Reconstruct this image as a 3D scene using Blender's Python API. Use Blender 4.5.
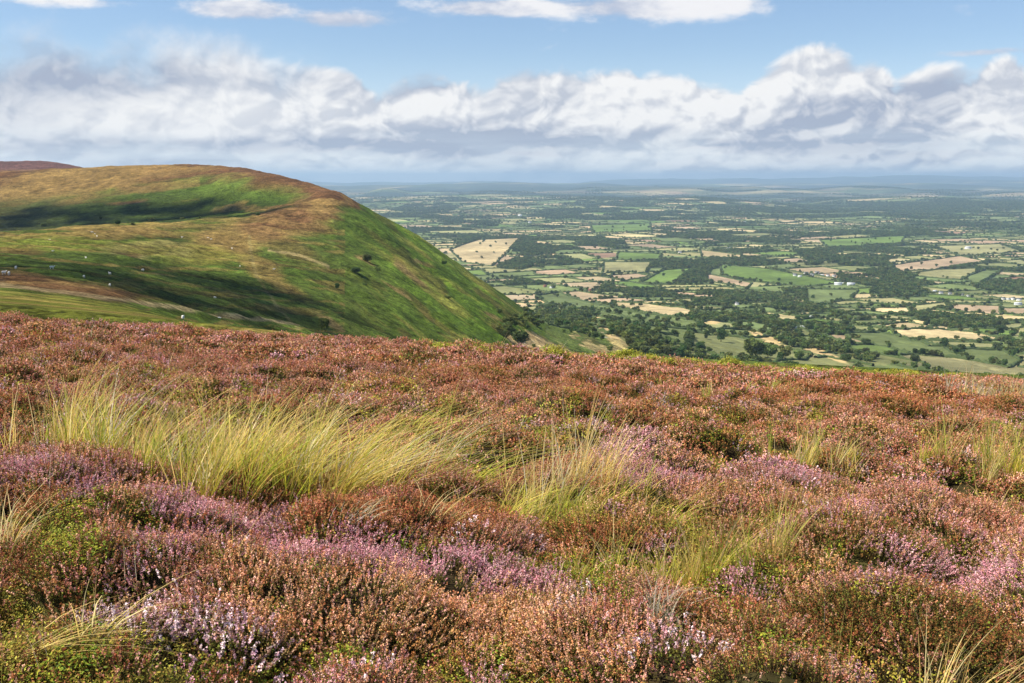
import bpy, math, random
import numpy as np

for o in list(bpy.data.objects):
    bpy.data.objects.remove(o, do_unlink=True)
sc = bpy.context.scene
COL = sc.collection
R = math.radians

# ------------------------------------------------------------------ camera
FPX, CX, CY = 1000.0, 512.0, 341.5
PITCH = math.atan((341.5 - 178.0) / FPX)
cam_d = bpy.data.cameras.new("camera")
cam = bpy.data.objects.new("camera", cam_d)
COL.objects.link(cam)
cam.location = (0, 0, 0)
cam.rotation_euler = (math.pi / 2 - PITCH, 0, 0)
cam_d.sensor_width = 36.0
cam_d.lens = FPX * 36.0 / 1024.0
cam_d.clip_start = 0.1
cam_d.clip_end = 400000
sc.camera = cam
CT, ST = math.cos(PITCH), math.sin(PITCH)

# ------------------------------------------------------------------ exposure, sun
sc.view_settings.view_transform = 'Standard'
sc.view_settings.look = 'None'
sc.view_settings.exposure = 0.68
sc.view_settings.gamma = 1.0
sc.view_settings.use_curve_mapping = False
sc.cycles.max_bounces = 5
sc.cycles.diffuse_bounces = 2
sc.cycles.glossy_bounces = 1
sc.cycles.transmission_bounces = 2
sc.cycles.volume_bounces = 0
sc.cycles.transparent_max_bounces = 8
sc.cycles.use_adaptive_sampling = True
sc.cycles.adaptive_threshold = 0.02

SUN_EL = 51.0
SUN_AZ = -98.0          # degrees from the view direction, negative = left
to_sun = (math.sin(R(SUN_AZ)) * math.cos(R(SUN_EL)), math.cos(R(SUN_AZ)) * math.cos(R(SUN_EL)), math.sin(R(SUN_EL)))
sun_d = bpy.data.lights.new("sun", 'SUN')
sun_d.energy = 4.9
sun_d.angle = R(0.55)
sun_d.color = (1.0, 0.93, 0.78)
sun = bpy.data.objects.new("sun", sun_d)
COL.objects.link(sun)
from mathutils import Vector
sun.rotation_euler = Vector(to_sun).to_track_quat('Z', 'Y').to_euler()

# ------------------------------------------------------------------ world (sky with clouds)
world = bpy.data.worlds.new("World")
sc.world = world
world.use_nodes = True
WT = world.node_tree
WT.nodes.clear()


class N:
    """tiny expression helper for shader math"""
    tree = None

    def __init__(self, s):
        self.s = s

    @staticmethod
    def m(op, *a):
        n = N.tree.nodes.new('ShaderNodeMath')
        n.operation = op
        for i, v in enumerate(a):
            if isinstance(v, N):
                N.tree.links.new(v.s, n.inputs[i])
            else:
                n.inputs[i].default_value = v
        return N(n.outputs[0])

    def __add__(s, o): return N.m('ADD', s, o)
    __radd__ = __add__
    def __sub__(s, o): return N.m('SUBTRACT', s, o)
    def __rsub__(s, o): return N.m('SUBTRACT', o, s)
    def __mul__(s, o): return N.m('MULTIPLY', s, o)
    __rmul__ = __mul__
    def __truediv__(s, o): return N.m('DIVIDE', s, o)


def nmin(a, b): return N.m('MINIMUM', a, b)
def nmax(a, b): return N.m('MAXIMUM', a, b)


def sstep(x, a, b):
    n = N.tree.nodes.new('ShaderNodeMapRange')
    n.interpolation_type = 'SMOOTHSTEP'
    N.tree.links.new(x.s, n.inputs['Value'])
    n.inputs['From Min'].default_value = a
    n.inputs['From Max'].default_value = b
    n.inputs['To Min'].default_value = 0
    n.inputs['To Max'].default_value = 1
    return N(n.outputs[0])


def mapr(x, a, b, c, d):
    n = N.tree.nodes.new('ShaderNodeMapRange')
    N.tree.links.new(x.s, n.inputs['Value'])
    for k, v in zip(('From Min', 'From Max', 'To Min', 'To Max'), (a, b, c, d)):
        n.inputs[k].default_value = v
    return N(n.outputs[0])


def comb(x, y, z):
    n = N.tree.nodes.new('ShaderNodeCombineXYZ')
    for i, v in enumerate((x, y, z)):
        if isinstance(v, N):
            N.tree.links.new(v.s, n.inputs[i])
        else:
            n.inputs[i].default_value = v
    return n.outputs[0]


def noise(vec, scale, detail=6, rough=0.5, lac=2.0, dist=0.0):
    n = N.tree.nodes.new('ShaderNodeTexNoise')
    n.noise_dimensions = '2D' if N.tree is WT else '3D'
    N.tree.links.new(vec, n.inputs['Vector'])
    n.inputs['Scale'].default_value = scale
    n.inputs['Detail'].default_value = detail
    n.inputs['Roughness'].default_value = rough
    n.inputs['Lacunarity'].default_value = lac
    n.inputs['Distortion'].default_value = dist
    return N(n.outputs[0])


def voro(vec, scale, detail=3, rough=0.5, smooth=0.6):
    n = N.tree.nodes.new('ShaderNodeTexVoronoi')
    n.voronoi_dimensions = '2D'
    n.feature = 'F1'
    n.normalize = True
    N.tree.links.new(vec, n.inputs['Vector'])
    n.inputs['Scale'].default_value = scale
    n.inputs['Detail'].default_value = detail
    n.inputs['Roughness'].default_value = rough
    return N(n.outputs['Distance'])


def mixc(f, a, b):
    n = N.tree.nodes.new('ShaderNodeMix')
    n.data_type = 'RGBA'
    n.clamp_factor = True
    if isinstance(f, N):
        N.tree.links.new(f.s, n.inputs[0])
    else:
        n.inputs[0].default_value = f
    for i, v in ((6, a), (7, b)):
        if isinstance(v, tuple):
            n.inputs[i].default_value = (*v, 1)
        else:
            N.tree.links.new(v, n.inputs[i])
    return n.outputs[2]


def scalec(c, f):
    n = N.tree.nodes.new('ShaderNodeVectorMath')
    n.operation = 'SCALE'
    if isinstance(c, tuple):
        n.inputs[0].default_value = c
    else:
        N.tree.links.new(c, n.inputs[0])
    if isinstance(f, N):
        N.tree.links.new(f.s, n.inputs['Scale'])
    else:
        n.inputs['Scale'].default_value = f
    return n.outputs[0]


N.tree = WT
SKY_K = 0.080


def sky_uv(px, py):
    """azimuth and elevation (radians) of a direction of the photograph"""
    b = (CY - py) / FPX
    a = (px - CX) / FPX
    dy, dz = CT + b * ST, -ST + b * CT
    return math.atan2(a, dy), math.atan2(dz, math.hypot(a, dy))


def build_world():
    sky = WT.nodes.new('ShaderNodeTexSky')
    sky.sky_type = 'NISHITA'
    sky.sun_disc = False
    sky.sun_elevation = R(SUN_EL)
    sky.sun_rotation = R(SUN_AZ)
    sky.altitude = 600
    sky.air_density = 1.0
    sky.dust_density = 0.3
    sky.ozone_density = 2.0
    tc = WT.nodes.new('ShaderNodeTexCoord')
    sep = WT.nodes.new('ShaderNodeSeparateXYZ')
    WT.links.new(tc.outputs['Generated'], sep.inputs[0])
    x, y, z = (N(sep.outputs[i]) for i in range(3))
    u = N.m('ARCTAN2', x, y)
    v = N.m('ARCSINE', z)

    def gauss(px, py, rx, ry, k):
        uu, vv = sky_uv(px, py)
        du = (u - uu) * (FPX / rx)
        dv = (v - vv) * (FPX / ry)
        return N.m('EXPONENT', (du * du + dv * dv) * -0.9) * k

    # cells of the cloud deck flatten towards the horizon
    def deck(off_u, off_v, k=0.21):
        return comb(u + off_u, N.m('LOGARITHM', nmax(v + (0.075 + off_v), 0.02), 2.718) * k, 0.0)

    def puff(ou, ov):
        vec = deck(ou, ov)
        # bend the cells a little so that they billow
        w1 = noise(deck(ou + 4.0, ov), 18.0, 2, .5)
        vec = comb(N.m('ADD', u + ou, (w1 - .5) * .05), N.m('LOGARITHM', nmax(v + (0.075 + ov), 0.02), 2.718) * .21 + (w1 - .5) * .03, 0.0)
        a = noise(vec, 5.0, 9, 0.57)
        b = voro(vec, 15.0, 1, 0.5)
        c = voro(vec, 38.0, 1, 0.5)
        d = voro(vec, 85.0, 0, 0.5)
        return a * 1.10 - b * 0.30 - c * 0.13 - d * 0.05 + 0.16
    n1 = puff(0, 0)
    n2 = puff(-0.0045, 0.0075)
    wob = noise(deck(0, 0), 5.0, 9, 0.62)
    # upper outline of the long cloud bank, a chain of wide humps: px, top py, half width px
    bank = None
    humps = [(-180, 38, 190), (60, 42, 160), (190, 54, 120), (300, 80, 90), (430, 84, 70),
             (560, 80, 90), (640, 75, 80), (705, 86, 60), (815, 48, 56), (765, 76, 30), (872, 62, 24), (930, 82, 70), (1010, 74, 46), (1130, 74, 120),
             (1500, 60, 300), (-700, 40, 350)]
    for px, py, w in humps:
        uu, vv = sky_uv(px, py)
        d = (u - uu) * (FPX / w)
        h = vv - d * d * 0.034
        bank = h if bank is None else N.m('SMOOTH_MAX', bank, h, 0.012)
    edge = (bank - v) * (1 / 0.05)           # >0 below the outline
    wisp = sstep(u, sky_uv(340, 60)[0], sky_uv(210, 60)[0])   # left part softer
    cov_bank = sstep(edge + (n1 - 0.5) * 1.35 + 0.15, 0.0, 0.22)
    cov_soft = sstep(edge + (wob - 0.5) * 3.0, -0.6, 0.5)
    cov = cov_bank * (1.0 - wisp) + cov_soft * wisp
    # thin cloud low over the horizon, in long streaks
    low = sstep(v, sky_uv(512, 122)[1], sky_uv(512, 160)[1])
    stre = noise(comb(u * 1.0 + 3.0, v * 8.0, 3.0), 5.0, 8, 0.6)
    cov = cov * (1.0 - low * (0.04 + 0.34 * sstep(stre, 0.42, 0.60)))
    # separate high clouds
    blobs = [(245, 10, 60, 12, 1.0), (340, 20, 60, 11, 1.0), (500, 8, 80, 10, 1.0), (650, 6, 110, 13, 1.1), 
             (990, 52, 60, 5, .8), (1040, 50, 40, 7, .7), (60, 0, 70, 7, .62), (950, -120, 200, 40, 1), (200, -160, 260, 50, 1), (-300, -220, 300, 60, 1)]
    hi = None
    for q in blobs:
        g = gauss(*q)
        hi = g if hi is None else nmax(hi, g)
    wn = noise(comb(u * 1.0 + 7.0, v * 2.4, 5.0), 8.0, 10, 0.62)
    cov_hi = sstep(hi + (wn - 0.5) * 1.9, 0.30, 0.80) * 0.95
    # ---- shading of the bank
    relief = nmin(nmax((n1 - n2) * 3.2, -.20), .22) * (1.0 - wisp * .45)
    depth = nmin(nmax(edge * (1 / 2.4), 0.0), 1.0)
    big = noise(comb(u * 1.0 + 11.0, v * 2.8, 9.0), 4.5, 5, 0.55)
    lum = 0.69 + relief - depth * 0.06 - sstep(big, 0.44, 0.66) * 0.14 + sstep(n1, 0.40, 0.70) * 0.12
    for q in [(815, 72, 62, 24, .24), (600, 96, 110, 24, .15), (250, 108, 80, 34, .16), (110, 120, 90, 26, .10), (1005, 96, 44, 20, .22), (470, 108, 60, 16, .12), (740, 96, 40, 14, .14), (870, 130, 90, 7, .12), (540, 128, 80, 8, .10)]:
        lum = lum + gauss(*q)
    for q in [(60, 74, 190, 14, .22), (300, 84, 90, 12, .14), (890, 108, 80, 12, .18), (640, 134, 200, 7, .18), (230, 146, 300, 8, .18), (950, 84, 60, 12, .22), (880, 146, 220, 6, .16), (20, 50, 80, 10, .18), (420, 146, 200, 6, .10)]:
        lum = lum - gauss(*q) * (0.5 + wob)
    lum = lum + low * (stre - .5) * .5
    lum = nmin(nmax(lum, 0.30), 1.0)
    cl = mixc(mapr(lum, 0.38, 0.95, 0, 1), (0.37, 0.42, 0.53), (0.86, 0.855, 0.85))
    cl = scalec(cl, 0.70)
    hic = mixc(sstep(wn, 0.35, 0.62), (0.42, 0.46, 0.56), (0.74, 0.73, 0.74))
    hic = scalec(hic, 0.80)
    base = scalec(sky.outputs[0], SKY_K)
    tint = WT.nodes.new('ShaderNodeVectorMath'); tint.operation = 'MULTIPLY'
    tint.inputs[1].default_value = (0.98, 1.0, 1.06)
    WT.links.new(base, tint.inputs[0])
    base = mixc(sstep(v, 0.13, 0.0) * 0.6, tint.outputs[0], (0.50, 0.575, 0.69))
    c = mixc(cov_hi, base, hic)
    c = mixc(cov, c, cl)
    bg = WT.nodes.new('ShaderNodeBackground')
    out = WT.nodes.new('ShaderNodeOutputWorld')
    WT.links.new(c, bg.inputs['Color'])
    bg.inputs['Strength'].default_value = 1.0
    WT.links.new(bg.outputs[0], out.inputs[0])
    world.cycles.sampling_method = 'MANUAL'
    world.cycles.sample_map_resolution = 1024


build_world()

# ------------------------------------------------------------------ helpers
def hash2(ix, iy, seed=0):
    h = (ix.astype(np.int64) * 374761393 + iy.astype(np.int64) * 668265263 + seed * 2147483647 + 1013904223) & 0xFFFFFFFF
    h = ((h ^ (h >> 13)) * 1274126177) & 0xFFFFFFFF
    h = ((h ^ (h >> 16)) * 2246822519) & 0xFFFFFFFF
    h = h ^ (h >> 15)
    return (h & 0xFFFFFF) / float(0x1000000)


def vnoise(x, y, seed=0):
    x = np.asarray(x, float); y = np.asarray(y, float)
    ix, iy = np.floor(x), np.floor(y)
    fx, fy = x - ix, y - iy
    fx = fx * fx * fx * (fx * (fx * 6 - 15) + 10); fy = fy * fy * fy * (fy * (fy * 6 - 15) + 10)
    a = hash2(ix, iy, seed); b = hash2(ix + 1, iy, seed); c = hash2(ix, iy + 1, seed); d = hash2(ix + 1, iy + 1, seed)
    return (a * (1 - fx) + b * fx) * (1 - fy) + (c * (1 - fx) + d * fx) * fy - 0.5


def fbm(x, y, octaves=5, seed=0, gain=0.5):
    s, a = 0, 1.0
    c, sn = math.cos(0.65), math.sin(0.65)
    for k in range(octaves):
        s = s + a * vnoise(x, y, seed + 17 * k)
        x, y = (x * c - y * sn) * 2.03 + 5.1, (x * sn + y * c) * 2.03 - 3.7
        a *= gain
    return s


def smooth(a, b, x):
    t = np.clip((x - a) / (b - a), 0, 1)
    return t * t * (3 - 2 * t)


def py2t(py):
    b = (CY - np.asarray(py, float)) / FPX
    return (-ST + b * CT) / (CT + b * ST)


def to_px(x, y, z):
    fwd = y * CT - z * ST
    up = y * ST + z * CT
    fwd = np.maximum(fwd, 1e-3)
    return CX + FPX * x / fwd, CY - FPX * up / fwd


def pchip(xk, yk, x):
    """monotone cubic; yk (..., n)"""
    h = np.diff(xk)
    d = np.diff(yk, axis=-1) / h
    m = np.zeros_like(yk)
    w1 = 2 * h[1:] + h[:-1]; w2 = h[1:] + 2 * h[:-1]
    with np.errstate(divide='ignore', invalid='ignore'):
        hm = (w1 + w2) / (w1 / d[..., :-1] + w2 / d[..., 1:])
    m[..., 1:-1] = np.where(d[..., :-1] * d[..., 1:] > 0, hm, 0)
    m[..., 0] = d[..., 0]; m[..., -1] = d[..., -1]
    i = np.clip(np.searchsorted(xk, x) - 1, 0, len(xk) - 2)
    t = (x - xk[i]) / h[i]
    t = np.clip(t, 0, 1)
    y0, y1, m0, m1 = yk[..., i], yk[..., i + 1], m[..., i] * h[i], m[..., i + 1] * h[i]
    return (2 * t**3 - 3 * t**2 + 1) * y0 + (t**3 - 2 * t**2 + t) * m0 + (-2 * t**3 + 3 * t**2) * y1 + (t**3 - t**2) * m1


# ------------------------------------------------------------------ terrain
YK = np.array([60, 100, 150, 250, 350, 500, 650, 800, 950, 1100, 1300, 1600, 2000, 2600, 3500], float)
TAB = {
    -300: [292, 284, 276, 262, 252, 242, 236, 233, 238, 232, 208, 176, 172, 160, 172],
    0:    [305, 298, 288, 271, 257, 243, 233, 240, 240, 228, 202, 171.5, 177, 161, 175],
    50:   [309, 303, 294, 277, 262, 245, 231, 233, 238, 228, 199, 169.5, 177, 162, 180],
    93:   [313, 308, 300, 284, 268, 248, 231, 228, 234, 225, 195, 168, 176, 169, 190],
    150:  [318, 316, 313, 301, 284, 260, 238, 224, 228, 222, 192, 165.5, 174, 185, 215],
    200:  [323, 325, 329, 318, 299, 271, 246, 225, 218.5, 222, 189, 165, 173, 195, 235],
    240:  [327, 332, 338, 331, 311, 280, 251, 226, 214, 219, 180, 167, 176, 205, 250],
    270:  [330, 337, 345, 341, 323, 287, 254, 227, 209, 212, 177, 173.5, 186, 220, 262],
    300:  [333, 342, 350, 349, 334, 294, 258, 229, 204, 203, 181, 183, 205, 240, 272],
    330:  [337, 350, 360, 362, 345, 304, 265, 234, 204, 190.5, 190, 215, 240, 265, 282],
    365:  [340, 355, 369, 375, 360, 319, 279, 247, 218, 205, 214, 244, 265, 283, 287],
    400:  [343, 360, 378, 388, 375, 335, 295, 262, 237, 225, 238, 270, 290, 300, 290],
    450:  [346, 366, 390, 405, 392, 358, 322, 292, 269, 258, 266, 295, 310, 312, 292],
    500:  [349, 370, 395, 418, 410, 382, 350, 322, 301, 293, 298, 315, 324, 318, 294],
    550:  [352, 374, 400, 425, 425, 405, 380, 355, 338, 328, 325, 325, 323, 313, 295],
    620:  [354, 378, 405, 432, 432, 418, 400, 380, 362, 350, 340, 330, 322, 310, 293],
    700:  [358, 382, 410, 438, 445, 438, 425, 408, 390, 375, 359, 343, 328, 311, 293],
    800:  [363, 390, 415, 445, 455, 450, 440, 425, 410, 395, 375, 355, 336, 315, 294],
    1024: [374, 400, 430, 460, 480, 480, 470, 455, 440, 420, 395, 370, 345, 320, 295],
    1400: [390, 415, 450, 480, 500, 500, 490, 475, 455, 435, 410, 380, 350, 322, 296],
}
_ux = np.array([(p - CX) / FPX for p in TAB])
_tt = np.array([py2t(v) for v in TAB.values()])                  # cols x Y
_sY = np.linspace(math.log(60), math.log(3500), 500)
_a = pchip(np.log(YK), _tt, _sY)                                  # cols x 500
_uF = np.linspace(_ux[0], _ux[-1], 900)
_tabF = pchip(_ux, _a.T.copy(), _uF).T                            # 900 x 500


def table_z(x, y):
    u = x / np.maximum(y, 1)
    fu = np.clip((u - _uF[0]) / (_uF[-1] - _uF[0]) * 899, 0, 898.999)
    fy = np.clip((np.log(np.maximum(y, 1)) - _sY[0]) / (_sY[-1] - _sY[0]) * 499, 0, 498.999)
    i, j = fu.astype(int), fy.astype(int)
    a, b = fu - i, fy - j
    t = (_tabF[i, j] * (1 - a) + _tabF[i + 1, j] * a) * (1 - b) + (_tabF[i, j + 1] * (1 - a) + _tabF[i + 1, j + 1] * a) * b
    return t * np.maximum(y, 60)


PA, PB, PC = 0.067, 0.00156, 0.0600


def plateau(x, y):
    yy = np.maximum(y, -8)
    return -1.66 - PA * yy - PB * np.maximum(yy, 0) ** 2 - PC * np.clip(x, -60, 60)


def valley_z(x, y):
    r = np.maximum(y, 1)
    z = -400 + 22 * fbm(x / 1500, y / 1500, 3, 5) * smooth(2600, 6000, r)
    z = z + 150 * np.clip(fbm(x / 6500 + 3, y / 6500, 4, 9) + 0.05, 0, 1) * smooth(9000, 17000, r)
    # ranks of far hills
    for k, (d, w, hgt, sd, u0, u1) in enumerate([(17000, 2600, 110, 31, .05, .7), (24000, 4000, 190, 32, -.9, .9), (33000, 5000, 250, 33, -.9, .9),
                                      (43000, 6500, 290, 34, -.9, .9), (55000, 6000, 330, 35, -.9, .9)]):
        prof = 0.60 + 1.1 * fbm(x / (d * .13) + 7 * k, y * 0 + k, 4, sd)
        u = x / r
        side = smooth(u0 - .1, u0 + .1, u)
        z = z + hgt * np.clip(prof, 0.05, 1.3) * np.exp(-((y - d - 2500 * fbm(x / 9000, y * 0, 2, sd + 5)) / w) ** 2) * side * (0.8 + 0.2 * (k > 2))
    z = z + 230 * np.exp(-((y - 56000) / 5000) ** 2) * np.exp(-((x / r - 0.46) / 0.12) ** 2)
    z = z + 120 * np.exp(-((y - 22000) / 1500) ** 2) * np.exp(-((x / r + 0.125) / 0.022) ** 2)
    return z


def H(x, y):
    x = np.asarray(x, float); y = np.asarray(y, float)
    p = plateau(x, y)
    hz = table_z(x, np.clip(y, 60, 3500))
    amp = smooth(80, 250, y) * (1 - smooth(2600, 3500, y))
    hz = hz + amp * (5.0 * fbm(x / 130, y / 130, 4, 3) * smooth(200, 700, y) + 0.9 * fbm(x / 18, y / 18, 3, 4))
    # gullies running down the escarpment
    g = np.abs(fbm((x * 0.8 + y * 0.25) / 90, (y * 0.9 - x * .3) / 340, 3, 21))
    hz = hz - amp * 4.0 * np.exp(-(g / 0.07) ** 2) * smooth(-0.25, -0.1, x / np.maximum(y, 1)) * smooth(400, 700, y)
    w = smooth(38, 62, y)
    z = p * (1 - w) + hz * w
    w2 = smooth(2600, 4200, y)
    return z * (1 - w2) + valley_z(x, y) * w2


def hit_many(px, py, ymin=70.0, ymax=60000.0, n=900):
    """ground points seen at pixels of the photograph"""
    px = np.atleast_1d(np.asarray(px, float)); py = np.atleast_1d(np.asarray(py, float))
    b = (CY - py) / FPX
    dy, dz = CT + b * ST, -ST + b * CT
    u = (px - CX) / FPX / dy; t = dz / dy
    Y = np.exp(np.linspace(math.log(ymin), math.log(ymax), n))
    yy = np.repeat(Y[None, :], len(px), 0)
    d = H(u[:, None] * yy, yy) - t[:, None] * yy
    k = np.argmax(d > 0, 1)
    k = np.where(d[np.arange(len(px)), k] <= 0, n - 1, k)
    lo, hi = Y[np.maximum(k - 1, 0)], Y[k]
    for _ in range(9):
        m = (lo + hi) / 2
        above = H(u * m, m) - t * m > 0
        hi = np.where(above, m, hi); lo = np.where(above, lo, m)
    return np.stack([u * hi, hi, H(u * hi, hi)], 1)


def hit(px, py, ymin=70.0, ymax=60000.0):
    return hit_many([px], [py], ymin, ymax)[0]


def new_mesh(name, verts, faces, cols=None, smooth_=False, mats=()):
    """faces: (n,k) int array or list of such"""
    if not isinstance(faces, list):
        faces = [faces]
    faces = [np.asarray(f) for f in faces if len(f)]
    me = bpy.data.meshes.new(name)
    verts = np.asarray(verts, np.float32)
    me.vertices.add(len(verts))
    me.vertices.foreach_set('co', verts.ravel())
    nl = sum(f.size for f in faces); npol = sum(len(f) for f in faces)
    me.loops.add(nl)
    me.loops.foreach_set('vertex_index', np.concatenate([f.ravel() for f in faces]).astype(np.int32))
    me.polygons.add(npol)
    starts, tot, off = [], [], 0
    for f in faces:
        starts.append(off + np.arange(len(f)) * f.shape[1]); tot.append(np.full(len(f), f.shape[1])); off += f.size
    me.polygons.foreach_set('loop_start', np.concatenate(starts).astype(np.int32))
    me.polygons.foreach_set('loop_total', np.concatenate(tot).astype(np.int32))
    me.update(calc_edges=True)
    if cols is not None:
        a = me.color_attributes.new('col', 'FLOAT_COLOR', 'POINT')
        c = np.ones((len(verts), 4), np.float32); c[:, :3] = cols
        a.data.foreach_set('color', c.ravel())
    if smooth_:
        me.shade_smooth()
    for m in mats:
        me.materials.append(m)
    return me


def link(name, me, label=None, cat=None, group=None, kind=None, parent=None):
    o = bpy.data.objects.new(name, me)
    COL.objects.link(o)
    if label: o['label'] = label
    if cat: o['category'] = cat
    if group: o['group'] = group
    if kind: o['kind'] = kind
    if parent: o.parent = parent
    return o


def mat_new(name, rough=0.9, spec=0.15):
    m = bpy.data.materials.new(name)
    m.use_nodes = True
    t = m.node_tree
    b = t.nodes['Principled BSDF']
    b.inputs['Roughness'].default_value = rough
    b.inputs['Specular IOR Level'].default_value = spec
    N.tree = t
    return m, t, b


def attr_col(t, name='col'):
    a = t.nodes.new('ShaderNodeAttribute'); a.attribute_name = name
    return a.outputs['Color']


def obj_random(t):
    return N(t.nodes.new('ShaderNodeObjectInfo').outputs['Random'])


def world_pos(t):
    return t.nodes.new('ShaderNodeNewGeometry').outputs['Position']


def hsv(c, h=0.5, s=1.0, v=1.0):
    n = N.tree.nodes.new('ShaderNodeHueSaturation')
    N.tree.links.new(c, n.inputs['Color'])
    for k, q in (('Hue', h), ('Saturation', s), ('Value', v)):
        if isinstance(q, N): N.tree.links.new(q.s, n.inputs[k])
        else: n.inputs[k].default_value = q
    return n.outputs[0]


def leaf_mat(name, trans=0.25, vvar=0.5, hvar=0.03, attr=True):
    """thin leaf or petal: diffuse with some light let through, varied per plant"""
    m, t, b = mat_new(name, 0.75, 0.2)
    c = attr_col(t)
    r = obj_random(t)
    c = hsv(c, mapr(r, 0, 1, 0.5 - hvar, 0.5 + hvar), 1.0, mapr(N.m('FRACT', r * 7.31), 0, 1, 1 - vvar / 2, 1 + vvar / 2))
    t.links.new(c, b.inputs['Base Color'])
    tr = t.nodes.new('ShaderNodeBsdfTranslucent')
    t.links.new(c, tr.inputs['Color'])
    mx = t.nodes.new('ShaderNodeMixShader')
    mx.inputs[0].default_value = trans
    t.links.new(b.outputs[0], mx.inputs[1]); t.links.new(tr.outputs[0], mx.inputs[2])
    t.links.new(mx.outputs[0], t.nodes['Material Output'].inputs[0])
    return m


def ground_mat(name, scales, bump=0.6, bscale=1.0, amp=0.35):
    """vertex-painted plant cover with procedural mottling at several sizes"""
    m, t, b = mat_new(name, 0.95, 0.05)
    c = attr_col(t)
    p = world_pos(t)
    f = None
    for s, k in scales:
        n = (noise(p, s, 5, 0.6) - 0.5) * k
        f = n if f is None else f + n
    c2 = hsv(c, 0.5, 1.0, nmax(f * amp * 4 + 1.0, 0.3))
    t.links.new(c2, b.inputs['Base Color'])
    bm = t.nodes.new('ShaderNodeBump')
    bm.inputs['Strength'].default_value = bump
    bm.inputs['Distance'].default_value = bscale
    t.links.new((noise(p, scales[0][0] * 1.3, 9, 0.72)).s, bm.inputs['Height'])
    t.links.new(bm.outputs[0], b.inputs['Normal'])
    return m


def grid_faces(nr, nc):
    i = np.arange(nr - 1)[:, None] * nc + np.arange(nc - 1)[None, :]
    return np.stack([i, i + 1, i + nc + 1, i + nc], -1).reshape(-1, 4)


def blend(col, c, w):
    w = np.clip(w, 0, 1)[..., None]
    return col * (1 - w) + np.array(c) * w


def ell(px, py, cx, cy, rx, ry, rot=0.0, soft=1.0):
    """soft rotated ellipse mask, rot in degrees (positive = falls to the right)"""
    a = R(rot)
    dx, dy = px - cx, py - cy
    X = dx * math.cos(a) + dy * math.sin(a)
    Y = -dx * math.sin(a) + dy * math.cos(a)
    d = np.sqrt((X / rx) ** 2 + (Y / ry) ** 2)
    return smooth(1 + 0.35 * soft, 1 - 0.35 * soft, d)

# ------------------------------------------------------------------ fields of the valley (rectangles split again and again, then bent)
FROT = R(24)
FC, FS = math.cos(FROT), math.sin(FROT)


def warp(x, y):
    """world -> straightened field space"""
    X = x * FC + y * FS; Y = -x * FS + y * FC
    X = X + 260 * fbm(x / 1300, y / 1300, 2, 51) + 60 * fbm(x / 350, y / 350, 2, 52)
    Y = Y + 260 * fbm(x / 1300 + 9, y / 1300, 2, 53) + 60 * fbm(x / 350, y / 350 + 9, 2, 54)
    return X, Y


def unwarp(X, Y):
    x = X * FC - Y * FS; y = X * FS + Y * FC
    for _ in range(12):
        a, b = warp(x, y)
        ex, ey = X - a, Y - b
        x = x + 0.8 * (ex * FC - ey * FS); y = y + 0.8 * (ex * FS + ey * FC)
    return x, y


def fsize(d):
    return np.clip(95 + 0.018 * d, 120, 850)


rngF = random.Random(12)
leaves, segs = [], []          # leaves: X0,X1,Y0,Y1 ; segs: X0,Y0,X1,Y1


def bsp(X0, X1, Y0, Y1, tree):
    cx, cy = (X0 + X1) / 2, (Y0 + Y1) / 2
    x, y = cx * FC - cy * FS, cx * FS + cy * FC
    rad = math.hypot(X1 - X0, Y1 - Y0) / 2 + 300
    if y + rad < 900 or abs(x) - rad > 0.66 * (y + rad) + 200 or y - rad > 46000:
        tree.append(('L', -1)); return
    s = float(fsize(max(y, 900)))
    w, h = X1 - X0, Y1 - Y0
    if max(w, h) < s * rngF.uniform(1.1, 2.3):
        leaves.append((X0, X1, Y0, Y1)); tree.append(('L', len(leaves) - 1)); return
    t = rngF.uniform(0.36, 0.64)
    if w > h * rngF.uniform(0.7, 1.4):
        c = X0 + w * t
        if w < 6000: segs.append((c, Y0, c, Y1))
        me = [0, c, None, None]; k = len(tree); tree.append(me)
        me[2] = len(tree); bsp(X0, c, Y0, Y1, tree); me[3] = len(tree); bsp(c, X1, Y0, Y1, tree)
    else:
        c = Y0 + h * t
        if h < 6000: segs.append((X0, c, X1, c))
        me = [1, c, None, None]; k = len(tree); tree.append(me)
        me[2] = len(tree); bsp(X0, X1, Y0, c, tree); me[3] = len(tree); bsp(X0, X1, c, Y1, tree)


tree_ = []
bsp(-40000, 60000, -40000, 60000, tree_)


def leaf_of(X, Y):
    out = np.full(X.shape, -1, int)
    stack = [(0, np.arange(X.size))]
    Xf, Yf, of = X.ravel(), Y.ravel(), out.ravel()
    while stack:
        k, idx = stack.pop()
        if not len(idx): continue
        nd = tree_[k]
        if nd[0] == 'L':
            of[idx] = nd[1]; continue
        v = Xf[idx] if nd[0] == 0 else Yf[idx]
        lo = v < nd[1]
        stack.append((nd[2], idx[lo])); stack.append((nd[3], idx[~lo]))
    return of.reshape(X.shape)


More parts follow.
